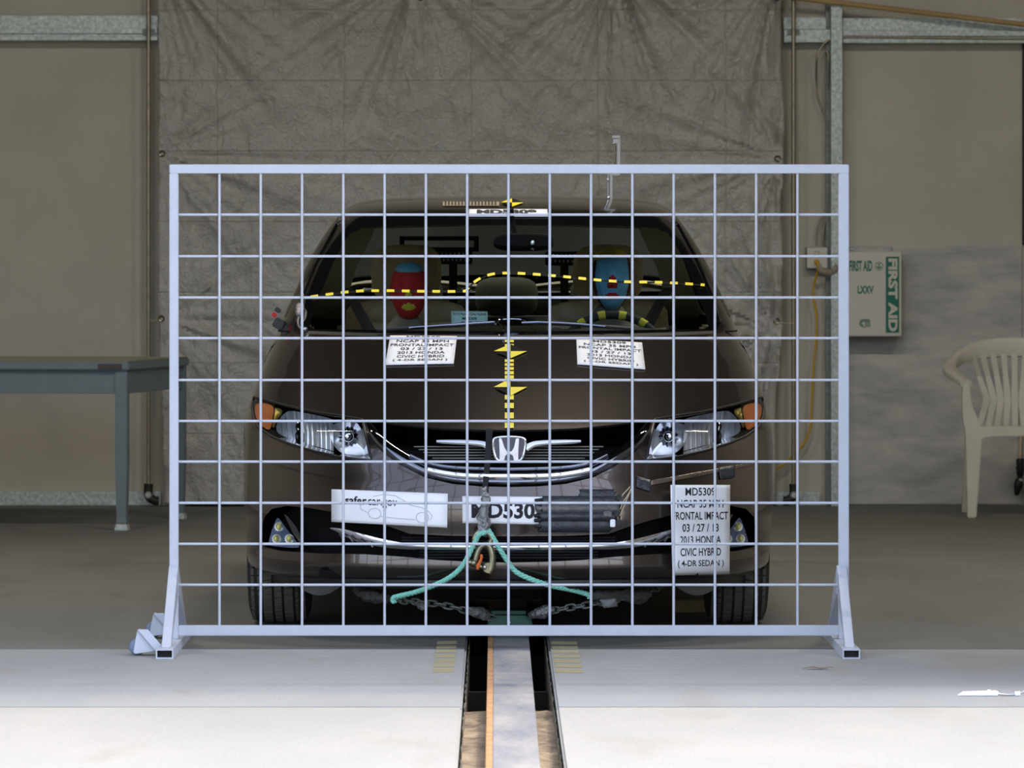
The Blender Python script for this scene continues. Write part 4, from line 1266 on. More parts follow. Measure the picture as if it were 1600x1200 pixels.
def headlight(s):
    key = 'headlight_lens' if s == 1 else 'headlight_lens_r'
    mb = MB()
    cx, cy = 490, 680
    ring_patch(dens(light_l, 8), (cx, cy), 5, lambda r, x, y: .26 if r < .97 else 0.0, s, mb, .002)
    house = mb.build('headlight', 'black_gloss', CAR, smooth=True)
    panel('lens', [key], 'lens', parent=house, off=.0005)
    # high beam bowl stands upright inside the lamp, facing straight ahead
    yh = [hitp(x, y).y for x, y in HIGH]; yp = max(yh) + .004
    mb = MB(); n = len(HIGH); vs = []
    for k in range(10):
        r = k / 9
        for (x, y) in HIGH:
            q = hitp(543 + (x - 543) * r, 684 + (y - 684) * r)
            vs.append(mx(Vector((q.x, max(yp + .020 * (1 - r * r), q.y + .008), q.z)), s))
    mb.add(vs, [(k * n + i, k * n + (i + 1) % n, (k + 1) * n + (i + 1) % n, (k + 1) * n + i) for k in range(9) for i in range(n)])
    mb.build('reflector', 'reflector', house, smooth=True)
    # low beam bowl with upright flutes, built column by column
    cols = []
    for i in range(73):
        x = 431.5 + (521 - 431.5) * i / 72
        g = i // 6; xg = 431.5 + (521 - 431.5) * (g * 6 + 3) / 72
        ysx = sorted(a[1] + (b[1] - a[1]) * (x - a[0]) / (b[0] - a[0]) for a, b in zip(MAIN, MAIN[1:] + MAIN[:1]) if (a[0] - x) * (b[0] - x) < 0)
        if len(ysx) < 2: continue
        yb = max(hitp(xg, yy).y for yy in (ysx[0], ysx[-1])) + .010                      # every flute is a facet that looks straight ahead
        row = []
        for k in range(11):
            q = hitp(x, ysx[0] + (ysx[-1] - ysx[0]) * k / 10)
            row.append(mx(Vector((q.x, max(yb + .008 * math.sin(PI * k / 10) + .0016 * math.sin(PI * (i % 6) / 5), q.y + .006), q.z)), s))
        cols.append(row)
    mb = MB(); mb.add([p for c_ in cols for p in c_], [(i * 11 + k, i * 11 + k + 1, (i + 1) * 11 + k + 1, (i + 1) * 11 + k) for i in range(len(cols) - 1) for k in range(10)])
    mb.build('reflector', pmat('fluted_reflector', (255, 255, 255), .12, .5), house, smooth=True)
    mb = MB(); ring_patch(AMBR, (412, 650), 6, lambda r, x, y: .02 * (1 - r * r) + .002 * math.sin(x * 1.6), s, mb, .008); mb.build('turn_signal', 'amber', house, smooth=True)
    mb = MB(); ring_patch(PARK, (432, 650), 5, lambda r, x, y: .015 * (1 - r * r), s, mb, .010); mb.build('park_reflector', pmat('warm_reflector', (226, 214, 150), .2, .9), house, smooth=True)
    # high beam: bulb with a spiked dark shield
    c = mx(Vector((hitp(543, 684).x, yp + .004, hitp(543, 684).z)), s)
    mb = MB(); n = 26; vs = [c + Vector((0, .002, 0))]
    for k in range(n):
        w = 2 * PI * k / n; r = .033 if k % 2 else .025
        vs.append(c + Vector((r * math.cos(w), .006, r * math.sin(w))))
    mb.add(vs, [(0, 1 + k, 1 + (k + 1) % n) for k in range(n)]); mb.build('bulb_shield', 'smoked', house)
    mb = MB(); mb.lathe([(.018, .004), (.017, -.012), (.012, -.018), (.006, -.020), (.0001, -.020)], c, (0, 1, 0), 22); mb.build('bulb', 'chrome', house, smooth=True)
    # low beam: upright bulb
    c0, c1 = mx(hitp(468, 690) + Vector((0, .045, 0)), s), mx(hitp(467, 662) + Vector((0, .02, 0)), s)
    mb = MB(); mb.tube([c0, c0.lerp(c1, .35), c0.lerp(c1, .5), c0.lerp(c1, .8), c1], [.014, .016, .010, .014, .010], 16); mb.build('bulb', 'smoked', house, smooth=True)
    # dark gasket round the lamp
    P = [mx(hitp(x, y, .001), s) for x, y in dens(light_l, 7)]
    mb = MB(); mb.tube(P, .0045, 6, closed=True); mb.build('gasket', 'black', house, smooth=True)
    return house
both(headlight)

# ------------------------------------------------------------------ car: grille
def rim(poly, depth, mat, name, parent=None, both_ways=True):
    P = [hitp(x, y, -.001) for x, y in dens(poly, 6)]
    mb = MB(); n = len(P)
    vs = P + [p + Vector((0, depth, 0)) for p in P]
    mb.add(vs, [(i, (i + 1) % n, n + (i + 1) % n, n + i) for i in range(n)])
    return mb.build(name, mat, parent or CAR, smooth=True)
rim(sym(grille_l), .11, 'matte', 'grille_surround')
gl = panel('grille', ['hole_grille'], 'matte', off=-.085)
rim(sym(intake_l), .09, 'black', 'intake_surround')
ik = panel('lower_intake', ['hole_intake'], 'matte', off=-.07)

def ribbon(path, w0, w1, prof, name, mat, s_list=(1,), parent=None, off=0.0, full=False, step=5.0, thick=.0, closed_back=True):
    """strip laid on the skin along a pixel path; w0/w1 = pixels above/below per path point, prof(t) = bulge in m for t in 0..1"""
    D = smooth_path([Vector((x, y, 0)) for x, y in path], 6)
    W = smooth_path([Vector((a, b, 0)) for a, b in zip(w0, w1)], 6)
    K = 9; rows = []
    for i, p in enumerate(D):
        t = (D[min(i + 1, len(D) - 1)] - D[max(i - 1, 0)]).normalized(); nrm = Vector((-t.y, t.x, 0))
        if nrm.y > 0: nrm = -nrm                 # towards the top of the picture
        row = []
        for k in range(K):
            f = k / (K - 1)
            q = p + nrm * (W[i].x * (1 - f) - W[i].y * f)
            hp = hit(q.x, q.y)
            base = hp[0] if hp else hitp(q.x, q.y)
            row.append(base + Vector((0, -(off + prof(f)), 0)))
        rows.append(row)
    if full:
        rows = rows + [[Vector((-p.x, p.y, p.z)) for p in r] for r in reversed(rows[:-1])]
    out = []
    for s in s_list:
        mb = MB(); vs = []; n = len(rows)
        for r in rows: vs += [mx(p, s) for p in r]
        fs = [(i * K + k, i * K + k + 1, (i + 1) * K + k + 1, (i + 1) * K + k) for i in range(n - 1) for k in range(K - 1)]
        mb.add(vs, fs)
        if closed_back:
            m0 = len(mb.v)
            mb.add([mx(r[0] + Vector((0, .02, 0)), s) for r in rows] + [mx(r[-1] + Vector((0, .02, 0)), s) for r in rows], [])
            mb.f += [(i * K, (i + 1) * K, m0 + i + 1, m0 + i) for i in range(n - 1)] + [(i * K + K - 1, (i + 1) * K + K - 1, m0 + n + i + 1, m0 + n + i) for i in range(n - 1)]
            mb.mi += [0] * (2 * (n - 1))
        out.append(mb.build(name, mat, parent or CAR, smooth=True))
    return out
convex = lambda h, sk=.5: (lambda f: h * (1 - (2 * f - 1) ** 2))
def tilt(h, b):           # leading lower edge: face turned down to the ground outside
    return lambda f: h * math.sin(PI * f) + b * (1 - f)
# broad smoked wing of the grille, bright lower bar and the strip above it
ribbon([(574, 660), (586, 684), (606, 704), (636, 723), (668, 737), (706, 746), (750, 750), (XC, 751)], [5, 11, 13, 13, 11, 9, 8, 8], [4, 6, 7, 8, 8, 8, 8, 8], convex(.016), 'grille_wing', 'smoked', full=True, parent=gl)
ribbon([(668, 734), (690, 738.5), (720, 742.5), (760, 744), (XC, 744)], [5.5] * 5, [6.5] * 5, tilt(.006, .012), 'chrome_bar', 'chrome', full=True, parent=gl, off=.012)
ribbon([(640, 711), (662, 721), (690, 728), (730, 731.5), (XC, 733)], [3] * 5, [3] * 5, tilt(.003, .006), 'chrome_strip', 'smoked', full=True, parent=gl, off=.010)
# wing bars beside the emblem
for s in (1, -1):
    ribbon([(682, 690), (705, 690.5), (735, 691.5), (755, 694), (768, 700)], [2.5, 3.5, 4, 4.5, 5], [2.5, 3.5, 4, 4.5, 6], tilt(.002, .008), 'emblem_bar', pmat('satin_chrome', (190, 192, 200), .25, 1.0), s_list=(s,), parent=gl, off=.004)
# fine horizontal louvres, in real depth behind the bars
for py in (698.5, 703, 707.5, 712, 716.5, 721):
    ws = 646 + (py - 698) * 1.6
    for s in (1, -1):
        a, b = hitp(ws, py), hitp(XC - 1, py)
        mb = MB(); P = [mx(hitp(ws + (XC - ws) * t, py) + Vector((0, .030, 0)), s) for t in np.linspace(0, 1, 9)]
        mb.tube(P, .0036, 6, squash=(.8, .6)); mb.build('louvre', 'louvre', gl, smooth=True)
# emblem
def emblem():
    Y0 = hit(XC, 702)[0].y - .020
    S = lambda px, py, d=0: at(px, py, Y0 - d)
    Z = lambda X, Y: (700 + X / 5.333, 580 + Y / 5.333)
    fr = rnd([(769, 690), (773, 683), (795, 681), (818, 683), (823, 690), (822, 702), (818, 716), (811, 721.5), (795, 722.5), (780, 721.5), (773, 716), (769.5, 702)], 4)
    mb = MB(); mb.prism([S(x, y) for x, y in fr], (0, .022, 0)); e = mb.build('emblem', pmat('emblem_grey', (84, 84, 96), .35, .5), CAR, bevel=.001)
    mb = MB(); mb.tube([S(XC + (x - XC) * .93, 702 + (y - 702) * .93) for x, y in fr], .0042, 8, closed=True); mb.build('emblem_ring', 'chrome', e, smooth=True)
    H = [(425, 560), (446, 560), (470, 635), (490, 668), (530, 668), (550, 635), (566, 560), (592, 560), (586, 660), (585, 752), (552, 752), (540, 703), (524, 692), (494, 692), (478, 703), (465, 752), (430, 752), (430, 660)]
    mb = MB(); mb.prism([S(*Z(x, y)) for x, y in H], (0, -.005, 0)); mb.build('emblem_letter', pmat('emblem_white_chrome', (240, 240, 250), .18, .6), e, bevel=.001)
emblem()

# ------------------------------------------------------------------ car: lower intake, fog lamps
for py in (841, 845.5, 850, 863.5, 868, 872.5):
    xl_ = 628 if py < 855 else 655
    P = [hitp(xl_ + (XC - xl_) * t, py) + Vector((0, .028, 0)) for t in np.linspace(0, 1, 9)]
    P += [Vector((-p.x, p.y, p.z)) for p in reversed(P[:-1])]
    mb = MB(); mb.tube(P, .0034, 6); mb.build('intake_slat', 'black', ik, smooth=True)
ribbon([(516, 826), (535, 831), (565, 841), (600, 849), (640, 854), (700, 856), (750, 856.5), (XC, 857)], [2, 5, 7, 6.5, 5, 4.5, 4.5, 4.5], [2, 5, 7, 6, 4.5, 4, 4, 4], tilt(.004, .010), 'lower_chrome_bar', 'chrome', full=True, parent=ik, off=.006)
for s in (1, -1):
    for k, x in enumerate((531, 546, 561, 577)):
        a = hitp(x, 834 + k * 4.2, .0) + Vector((0, -.022, 0)); b = hitp(x + 6, 842 + k * 4.2) + Vector((0, -.020, 0))
        mb = MB(); mb.tube([mx(a, s), mx(b, s)], .0065, 6, squash=(1, .5)); mb.build('bar_notch', 'black_gloss' if k % 2 else 'black', ik)
def fog(s):
    tri = rnd([(432, 811), (437, 812), (447, 826), (466, 851), (463, 856), (440, 855), (420, 852), (420, 846), (425, 828)], 4)
    mb = MB(); ring_patch(tri, (438, 838), 6, lambda r, x, y: .018 * (1 - r) ** .6, s, mb, .012); f = mb.build('fog_lamp', 'foglens', CAR, smooth=True)
    for (x, y) in ((436, 823), (432, 842), (452, 842)):
        c = mx(hitp(x, y) + Vector((0, .010, 0)), s)
        mb = MB(); mb.lathe([(.0155, .004), (.0150, -.006), (.011, -.003), (.007, .006), (.0001, .008)], c, (0, 1, 0), 22); l_ = mb.build('fog_projector', 'reflector', f, smooth=True)
        mb = MB(); mb.ball(c + Vector((0, -.002, 0)), (.0075, .005, .0105), 12, 8); mb.build('fog_bulb', pmat('warm_bulb', (214, 204, 110), .2, .3), l_, smooth=True)
    mb = MB(); ring_patch(tri, (438, 838), 4, lambda r, x, y: 0, s, mb, .001); mb.build('fog_lens', 'lens', f, smooth=True)
    # bright blade beside the lamp
    a = [(443, 802), (449, 806), (462, 822), (474, 843), (479, 853), (471, 852), (457, 832)]
    mb = MB(); mb.prism([mx(hitp(x, y) + Vector((0, .006, 0)), s) for x, y in a], (0, .006, 0)); mb.build('fog_blade', 'smoked', f, bevel=.001)
    return f
both(fog)
# crease that runs from the headlight corner over the bumper
def crease(s):
    P = [mx(hitp(x, y, .0005), s) for x, y in dens([(412, 716), (430, 726), (470, 737), (530, 749)], 6, False)]
    mb = MB(); mb.tube(P, [.0008] + [.003] * (len(P) - 2) + [.0008], 6); return mb.build('bumper_crease', 'paint', CAR, smooth=True)
both(crease)
# pillar trim: thin bright mouldings beside the windshield
for s in (1, -1):
    P = [mx(hitp(x, y, .001), s) for x, y in dens([(463, 505), (474, 462), (498, 404), (526, 352), (538, 344)], 8, False)]
    mb = MB(); mb.tube(P, .0055, 6); mb.build('pillar_moulding', 'black_gloss', CAR, smooth=True)

# ------------------------------------------------------------------ car: wipers
def wiper(path_blade, path_arm):
    P = [hitp(x, y, .014) for x, y in dens(path_blade, 12, False)]
    mb = MB(); mb.tube(P, .006, 8); w = mb.build('wiper', 'black', CAR, smooth=True)
    P = [hitp(x, y, .022) for x, y in dens(path_arm, 10, False)]
    mb = MB(); mb.tube(smooth_path(P, 3), .0045, 8); mb.build('wiper_arm', 'smoked', w, smooth=True)
wiper([(590, 522), (680, 516.5), (773, 511.5)], [(640, 522), (690, 518.5), (745, 514.5), (774, 513), (782, 517), (787, 524)])
wiper([(838, 511), (900, 513), (985, 520)], [(815, 514), (840, 513), (870, 514), (905, 516), (945, 520)])
P = smooth_path([hitp(x, y, .02) for x, y in ((774, 515), (780, 509), (795, 507), (815, 508), (828, 514))], 5)
mb = MB(); mb.tube(P, .004, 8); mb.build('wiper_link', 'smoked', CAR, smooth=True)

# ------------------------------------------------------------------ car: cabin
mb = MB()
def dashfn(u, v):
    prof = smooth_path([Vector((1.17, .925, .56)), Vector((1.30, .945, .60)), Vector((1.50, .945, .66)), Vector((1.64, .93, .68)), Vector((1.72, .88, .68)), Vector((1.72, .78, .68)), Vector((1.66, .62, .68)), Vector((1.64, .40, .68))], 4)
    p = prof[min(int(round(v * (len(prof) - 1))), len(prof) - 1)]
    x = (u - .5) * 2
    b = .030 * math.exp(-((x * p.z - .365) / .17) ** 2) if 1.4 < p.x < 1.74 else 0      # instrument hood
    return Vector((x * p.z, Yc(p.x), p.y + b))
mb.grid(40, 28, dashfn); dash = mb.build('dashboard', 'dash', CAR, smooth=True)
mb = MB(); mb.b2((-.74, Yc(1.3), .22), (.74, Yc(4.0), .30)); mb.build('cabin_floor', 'matte', CAR)
mb = MB(); mb.b2((-.09, Yc(1.6), .30), (.09, Yc(2.6), .56)); mb.build('console', 'dash', CAR, bevel=.02)
for s in (-1, 1):
    mb = MB(); mb.b2((s * .75 - .02, Yc(1.5), .30), (s * .75 + .02, Yc(3.6), .955)); mb.build('door_trim', 'beige', CAR, bevel=.01)
def swheel():
    c = Vector((.365, Yc(1.86), .845)); an = math.radians(24)
    ex = Vector((1, 0, 0)); ez = Vector((0, math.sin(an), math.cos(an))); ey = ex.cross(ez)
    P = [c + ex * .185 * math.cos(w) + ez * .178 * math.sin(w) for w in np.linspace(0, 2 * PI, 41)[:-1]]
    mb = MB(); mb.tube(P, .0155, 10, closed=True); w_ = mb.build('steering_wheel', 'dash', CAR, smooth=True)
    mb = MB(); mb.ball(c + ey * -.01, (.075, .03, .06), 16, 10); mb.build('wheel_hub', 'dash', w_, smooth=True)
    for w in (0, PI, -PI / 2):
        mb = MB(); mb.tube([c, c + (ex * math.cos(w) + ez * math.sin(w)) * .18], [.025, .016], 8, squash=(1, .4)); mb.build('wheel_spoke', 'dash', w_, smooth=True)
    mb = MB(); mb.cyl(c, c + Vector((0, -.20, -.06)), .035, 14); mb.build('steering_column', 'dash', w_)
    for k, w in enumerate((PI / 2 - .62, PI / 2 - .20, PI / 2 + .20, PI / 2 + .62)):
        Q = [c + ex * .185 * math.cos(w + t) + ez * .178 * math.sin(w + t) for t in (-.07, -.035, 0, .035, .07)]
        mb = MB(); mb.tube(Q, .0162, 10); mb.build('tape_mark', 'yel_paint', w_, smooth=True)
swheel()
def seat(x, lab=None):
    mb = MB(); mb.ball((x, Yc(2.16), .46), (.25, .27, .10), 20, 12, e=.55); st = mb.build('front_seat', 'seat', CAR, smooth=True)
    mb = MB()
    def bk(u, v):
        z = v; w = .235 * (1 - .22 * max(0, v - .55) ** 1.2)
        a = 2 * PI * u
        ca, sa = math.cos(a), math.sin(a)
        return Vector((x + w * math.copysign(abs(ca) ** .55, ca), Yc(2.48 + .20 * v) + .075 * math.copysign(abs(sa) ** .6, sa), .44 + .58 * z))
    mb.grid(28, 12, bk); mb.build('seat_back', 'seat', st, smooth=True, weld=.0001)
    mb = MB(); mb.ball((x, Yc(2.64), 1.01), (.215, .075, .045), 20, 8, e=.7); mb.build('seat_top', 'seat', st, smooth=True)
    mb = MB(); mb.ball((x, Yc(2.67), 1.15), (.128, .055, .105), 20, 12, e=.6); mb.build('headrest', 'seat', st, smooth=True)
    for d in (-.05, .05):
        mb = MB(); mb.cyl((x + d, Yc(2.665), 1.02), (x + d, Yc(2.67), 1.10), .007, 8); mb.build('headrest_post', 'steel', st)
for x in (-.365, .365): seat(x)
mb = MB(); mb.ball((0, Yc(3.15), .44), (.68, .26, .13), 24, 10, e=.4); rs = mb.build('rear_seat', 'rearseat', CAR, smooth=True)
mb = MB()
mb.prism([(-.66, Yc(3.38), .42), (-.64, Yc(3.52), .98), (.64, Yc(3.52), .98), (.66, Yc(3.38), .42)], (0, .12, .0)); mb.build('rear_seat_back', 'rearseat', rs, bevel=.03)
for x in (-.36, 0, .36):
    mb = MB(); mb.ball((x, Yc(3.56), 1.06), (.12, .05, .075), 18, 10, e=.6); mb.build('rear_headrest', 'rearseat', rs, smooth=True)
mb = MB(); mb.b2((-.60, Yc(3.64), .96), (.60, Yc(4.05), .985)); mb.build('parcel_shelf', 'dash', CAR)
# inner mirror
mb = MB(); c = at(818, 378, Yc(1.80)); mb.ball(c, (.105, .022, .032), 20, 10, e=.6); im = mb.build('rear_view_mirror', 'matte', CAR, smooth=True)
mb = MB(); mb.tube([c + Vector((-.03, 0, .03)), c + Vector((-.04, .02, .07)), c + Vector((-.045, -.005, .115))], .01, 8); mb.build('mirror_stem', 'matte', im, smooth=True)
mb = MB(); mb.ball(at(832, 379, Yc(1.775)), (.007, .004, .008), 10, 8); mb.build('mirror_sensor', 'led', im, smooth=True)
# belts hang on the pillars
for s in (-1, 1):
    mb = MB(); mb.prism([(s * .60, Yc(2.55), 1.10), (s * .56, Yc(2.55), 1.10), (s * .28, Yc(2.28), .62), (s * .33, Yc(2.28), .60)], (0, -.004, 0)); mb.build('seat_belt', 'black', CAR)
# stub where the right door mirror was taken off (left in the picture)
p = Vector(surf([uv_side(1.60, .98)[0]], [uv_side(1.60, .98)[1]])[0])
mb = MB(); mb.box(p + Vector((-.016, 0, .0)), (.035, .05, .035), Matrix.Rotation(.5, 3, 'Y')); stub = mb.build('mirror_stub', 'black', CAR, bevel=.004)
mb = MB(); mb.box(p + Vector((-.030, -.012, .030)), (.016, .02, .016), Matrix.Rotation(.5, 3, 'Y')); mb.build('stub_connector', 'red_paint', stub, bevel=.003)
mb = MB(); mb.box(p + Vector((-.018, -.014, .046)), (.022, .02, .016), Matrix.Rotation(.5, 3, 'Y')); mb.build('stub_plug', 'black', stub, bevel=.003)

# ------------------------------------------------------------------ crash test dummies
def skin_mesh(verts, edges, radii, root, sub=2):
    me = bpy.data.meshes.new('k'); me.from_pydata(verts, edges, [])
    o = bpy.data.objects.new('k', me); col.objects.link(o)
    md = o.modifiers.new('s', 'SKIN'); md.use_smooth_shade = True
    for i, sv in enumerate(me.skin_vertices[0].data):
        r = radii[i]; sv.radius = r if isinstance(r, tuple) else (r, r)
        sv.use_root = (i == root)
    ms = o.modifiers.new('d', 'SUBSURF'); ms.levels = ms.render_levels = sub
    bpy.context.view_layer.update()
    ev = o.evaluated_get(bpy.context.evaluated_depsgraph_get())
    m2 = ev.to_mesh()
    vs = [v.co.copy() for v in m2.vertices]; fs = [tuple(p.vertices) for p in m2.polygons]
    ev.to_mesh_clear(); bpy.data.objects.remove(o); bpy.data.meshes.remove(me)
    return vs, fs

def dummy(x, head_c, h, w, style, hands, lab):
    sh = head_c.z - h * .5 - .085
    root = thing('crash_dummy', lab, 'dummy', (x, Yc(2.25), .30), group='crash test dummies')
    yb = Yc(2.36)
    V = [(x, Yc(2.26), .565), (x, yb, .74), (x, yb + .02, sh - .05), (x, yb + .02, sh + .03), (x, head_c.y + .02, head_c.z - h * .35)]
    Rr = [(.15, .11), (.14, .11), (.17, .10), (.075, .07), (.06, .06)]
    E = [(0, 1), (1, 2), (2, 3), (3, 4)]
    for s in (-1, 1):
        b = len(V)
        V += [(x + s * .17, yb + .02, sh - .02), (x + s * .235, yb - .05, sh - .24), (x + s * hands[0], yb - .25, hands[1] - .06), (x + s * (hands[0] - .03), hands[2], hands[1])]
        Rr += [.065, .048, .042, .036]
        E += [(2, b), (b, b + 1), (b + 1, b + 2), (b + 2, b + 3)]
        b = len(V)
        V += [(x + s * .10, Yc(2.14), .57), (x + s * .11, Yc(1.80), .60), (x + s * .11, Yc(1.62), .36), (x + s * .11, Yc(1.50), .345)]
        Rr += [.085, .07, .055, .04]
        E += [(0, b), (b, b + 1), (b + 1, b + 2), (b + 2, b + 3)]
    vs, fs = skin_mesh(V, E, Rr, 0)
    mb = MB(); mb.add(vs, fs); body = mb.build('body', 'shirt', root, smooth=True)
    # head: shaped skull, chalk-painted in fields
    mats = {'p': ['red_paint', 'blue_paint', 'yel_paint', 'maroon'], 'd': ['maroon', 'blue_paint', 'yel_paint', 'red_paint']}[style]
    mb = MB(); NU, NV = 72, 60
    vs = []; nr = []
    for j in range(NV + 1):
        p = -PI / 2 + PI * j / NV
        for i in range(NU):
            a = 2 * PI * i / NU
            X, Yy, Z = math.cos(p) ** .72 * math.sin(a), -math.cos(p) ** .72 * math.cos(a), math.copysign(abs(math.sin(p)) ** .92, math.sin(p))
            lo = max(0, -Z)
            wx = 1 - .30 * lo ** 1.5
            px_, py_, pz_ = X * w * wx, Yy * w * 1.22 * (1 - .12 * lo), Z * h * .5
            if Yy < 0:
                f = max(0, -Yy)
                py_ -= .022 * f * math.exp(-(X * 5.2) ** 2 - ((Z + .10) * 5.0) ** 2)        # nose
                py_ -= .007 * f * math.exp(-(X * 3.2) ** 2 - ((Z + .50) * 9.0) ** 2)        # lips
                py_ += .010 * f * (math.exp(-((abs(X) - .36) * 5) ** 2 - ((Z - .10) * 7) ** 2))  # eye hollows
                py_ -= .006 * f * math.exp(-(X * 2.5) ** 2 - ((Z + .82) * 6) ** 2)          # chin
            vs.append(head_c + Vector((px_, py_, pz_))); nr.append((X, Yy, Z))
    fs = []; mi = []
    for j in range(NV):
        for i in range(NU):
            q = (j * NU + i, j * NU + (i + 1) % NU, (j + 1) * NU + (i + 1) % NU, (j + 1) * NU + i)
            X = sum(nr[k][0] for k in q) / 4; Yy = sum(nr[k][1] for k in q) / 4; Z = sum(nr[k][2] for k in q) / 4
            m = 0
            if style == 'p':
                if Z > .64 + .10 * X * X and Yy < .6: m = 1
                if Yy < 0 and abs(X) < .15 - .7 * max(0, Z + .10) and -.18 < Z < .08: m = 2
                if Yy < 0 and (X / .42) ** 2 + ((Z + .53) / .12) ** 2 < 1: m = 2
            else:
                if Yy < 0 and (X / .80) ** 2 + ((Z + .02) / .985) ** 4 < 1: m = 1
                if Z > .70 + .1 * X and Yy < .6: m = 2
                if Yy < 0 and abs(X) < .29 - .45 * (Z + .31) and -.31 < Z < .14: m = 3
                if Yy < 0 and (X / .40) ** 2 + ((Z + .54) / .105) ** 2 < 1: m = 3
            fs.append(q); mi.append(m)
    k = len(mb.v); mb.v += vs; mb.f += fs; mb.mi += mi
    hd = mb.build('head', mats, root, smooth=True)
    for s in (-1, 1):
        mb = MB(); mb.ball(head_c + Vector((s * w * .97, .01, -.005)), (.007, .018, .03), 10, 8); mb.build('ear', mats[0], hd, smooth=True)
    # five fingers on each hand
    for s in (-1, 1):
        hc = Vector((x + s * (hands[0] - .03), hands[2], hands[1]))
        for f in range(4):
            d = Vector((s * (.025 - .017 * f), 0, 0))
            mb = MB(); ln = (.062, .07, .066, .052)[f]
            mb.tube(smooth_path([hc + d + Vector((0, -.02, .01)), hc + d + Vector((0, -.02 - ln * .55, .012)), hc + d + Vector((0, -.02 - ln * .85, -.012)), hc + d + Vector((0, -.02 - ln * .75, -.034))], 3), .0085, 8); mb.build('finger', mats[0], body, smooth=True)
        mb = MB(); mb.tube([hc + Vector((-s * .02, .0, 0)), hc + Vector((-s * .045, -.02, .005)), hc + Vector((-s * .05, -.045, -.005))], [.011, .010, .008], 8); mb.build('thumb', mats[0], body, smooth=True)
    return root
dc = at(956, 436, Yc(2.33)); pc = at(639, 455, Yc(2.36))
dummy(.365, dc, .222, .073, 'd', (.19, .90, Yc(1.93)), 'crash dummy at the wheel with a blue face and red nose')
dummy(-.36, pc, .208, .066, 'p', (.14, .62, Yc(1.98)), 'crash dummy in the passenger seat with a red face and blue forehead')

# ------------------------------------------------------------------ equipment fitted in the cabin
def light_bar(cx, cy, lab, frame=None):
    Y = Yc(2.95)
    root = thing('flash_bar', lab, 'light bar', at(cx, cy + 14, Y), group='flash bars in the cabin')
    a, b = at(cx - 30, cy - 11, Y), at(cx + 30, cy + 11, Y)
    mb = MB(); mb.b2((a.x, Y, b.z), (b.x, Y + .06, a.z)); mb.build('housing', 'rig', root, bevel=.004)
    for r in range(2):
        for k in range(8):
            c = at(cx - 24 + k * 6.6 + r * 3, cy - 5 + r * 9, Y)
            mb = MB(); mb.ball((c.x, Y - .001, c.z), (.0042, .005, .0055), 8, 6); mb.build('flash_bulb', 'led', root, smooth=True)
    if frame:
        p, q = at(frame[0], frame[1], Y + .03), at(frame[2], frame[3], Y + .03)
        for (x0, x1, z0, z1) in ((p.x, q.x, p.z - .016, p.z), (p.x, q.x, q.z, q.z + .016), (p.x, p.x + .018, q.z, p.z), (q.x - .018, q.x, q.z, p.z)):
            mb = MB(); mb.b2((x0, Y + .062, z0), (x1, Y + .085, z1)); mb.build('frame_bar', 'rig', root)
    c = at(cx, cy + 11, Y)
    mb = MB(); mb.b2((c.x - .015, Y + .02, .28), (c.x + .015, Y + .05, c.z)); mb.build('stand', 'rig', root)
light_bar(708, 402, 'black flash bar behind the passenger seat with a square frame', (624, 369, 748, 393))
light_bar(882, 404, 'black flash bar behind the driver seat')

# measuring mast clamped to the roof
def mast():
    Y = Yc(2.5)
    root = thing('roof_mast', 'thin hooked metal mast clamped to the car roof right of centre', 'mast', at(951, 322, Y))
    b = lambda x0, y0, x1, y1: (at(x0, y0, Y), at(x1, y1, Y))
    a, c = b(964.5, 213, 969, 264); mb = MB(); mb.b2((a.x, Y - .004, c.z), (c.x, Y + .004, a.z)); mb.build('upper_strip', 'cabinet', root, bevel=.001)
    a, c = b(956.5, 212, 969, 216); mb = MB(); mb.b2((a.x, Y - .02, c.z), (c.x, Y + .004, a.z)); mb.build('hook', 'cabinet', root, bevel=.001)
    a, c = b(958, 217, 967, 224); mb = MB(); mb.b2((a.x, Y - .008, c.z), (c.x, Y + .002, a.z)); mb.build('clamp', 'cabinet', root, bevel=.001)
    mb = MB(); mb.ball(at(959, 224, Y), (.006, .006, .006), 10, 8); mb.build('screw', 'chrome', root, smooth=True)
    mb = MB(); mb.cyl(at(961, 226, Y), at(961, 262, Y), .003, 8); mb.build('upper_rod', 'brass', root)
    a, c = b(950, 262, 969, 274); mb = MB(); mb.b2((a.x, Y - .004, c.z), (c.x, Y + .003, a.z)); mb.build('cross_plate', 'cabinet', root, bevel=.001)
    a, c = b(953, 272, 957, 321); mb = MB(); mb.b2((a.x, Y - .003, c.z), (c.x, Y + .003, a.z)); mb.build('lower_strip', 'cabinet', root, bevel=.001)
    mb = MB(); mb.cyl(at(950.5, 272, Y - .005), at(950.5, 312, Y - .005), .003, 8); mb.build('lower_rod', 'steel', root)
    for x, y in ((950.5, 281), (950.5, 309), (953.5, 318)):
        mb = MB(); mb.ball(at(x, y, Y - .008), (.0055, .006, .006), 10, 8); mb.build('bolt', 'chrome', root, smooth=True)
    mb = MB(); p = at(948, 321, Y); mb.box((p.x, Y + .0, p.z - .006), (.032, .06, .032)); mb.build('base', 'matte', root, bevel=.003)
mast()

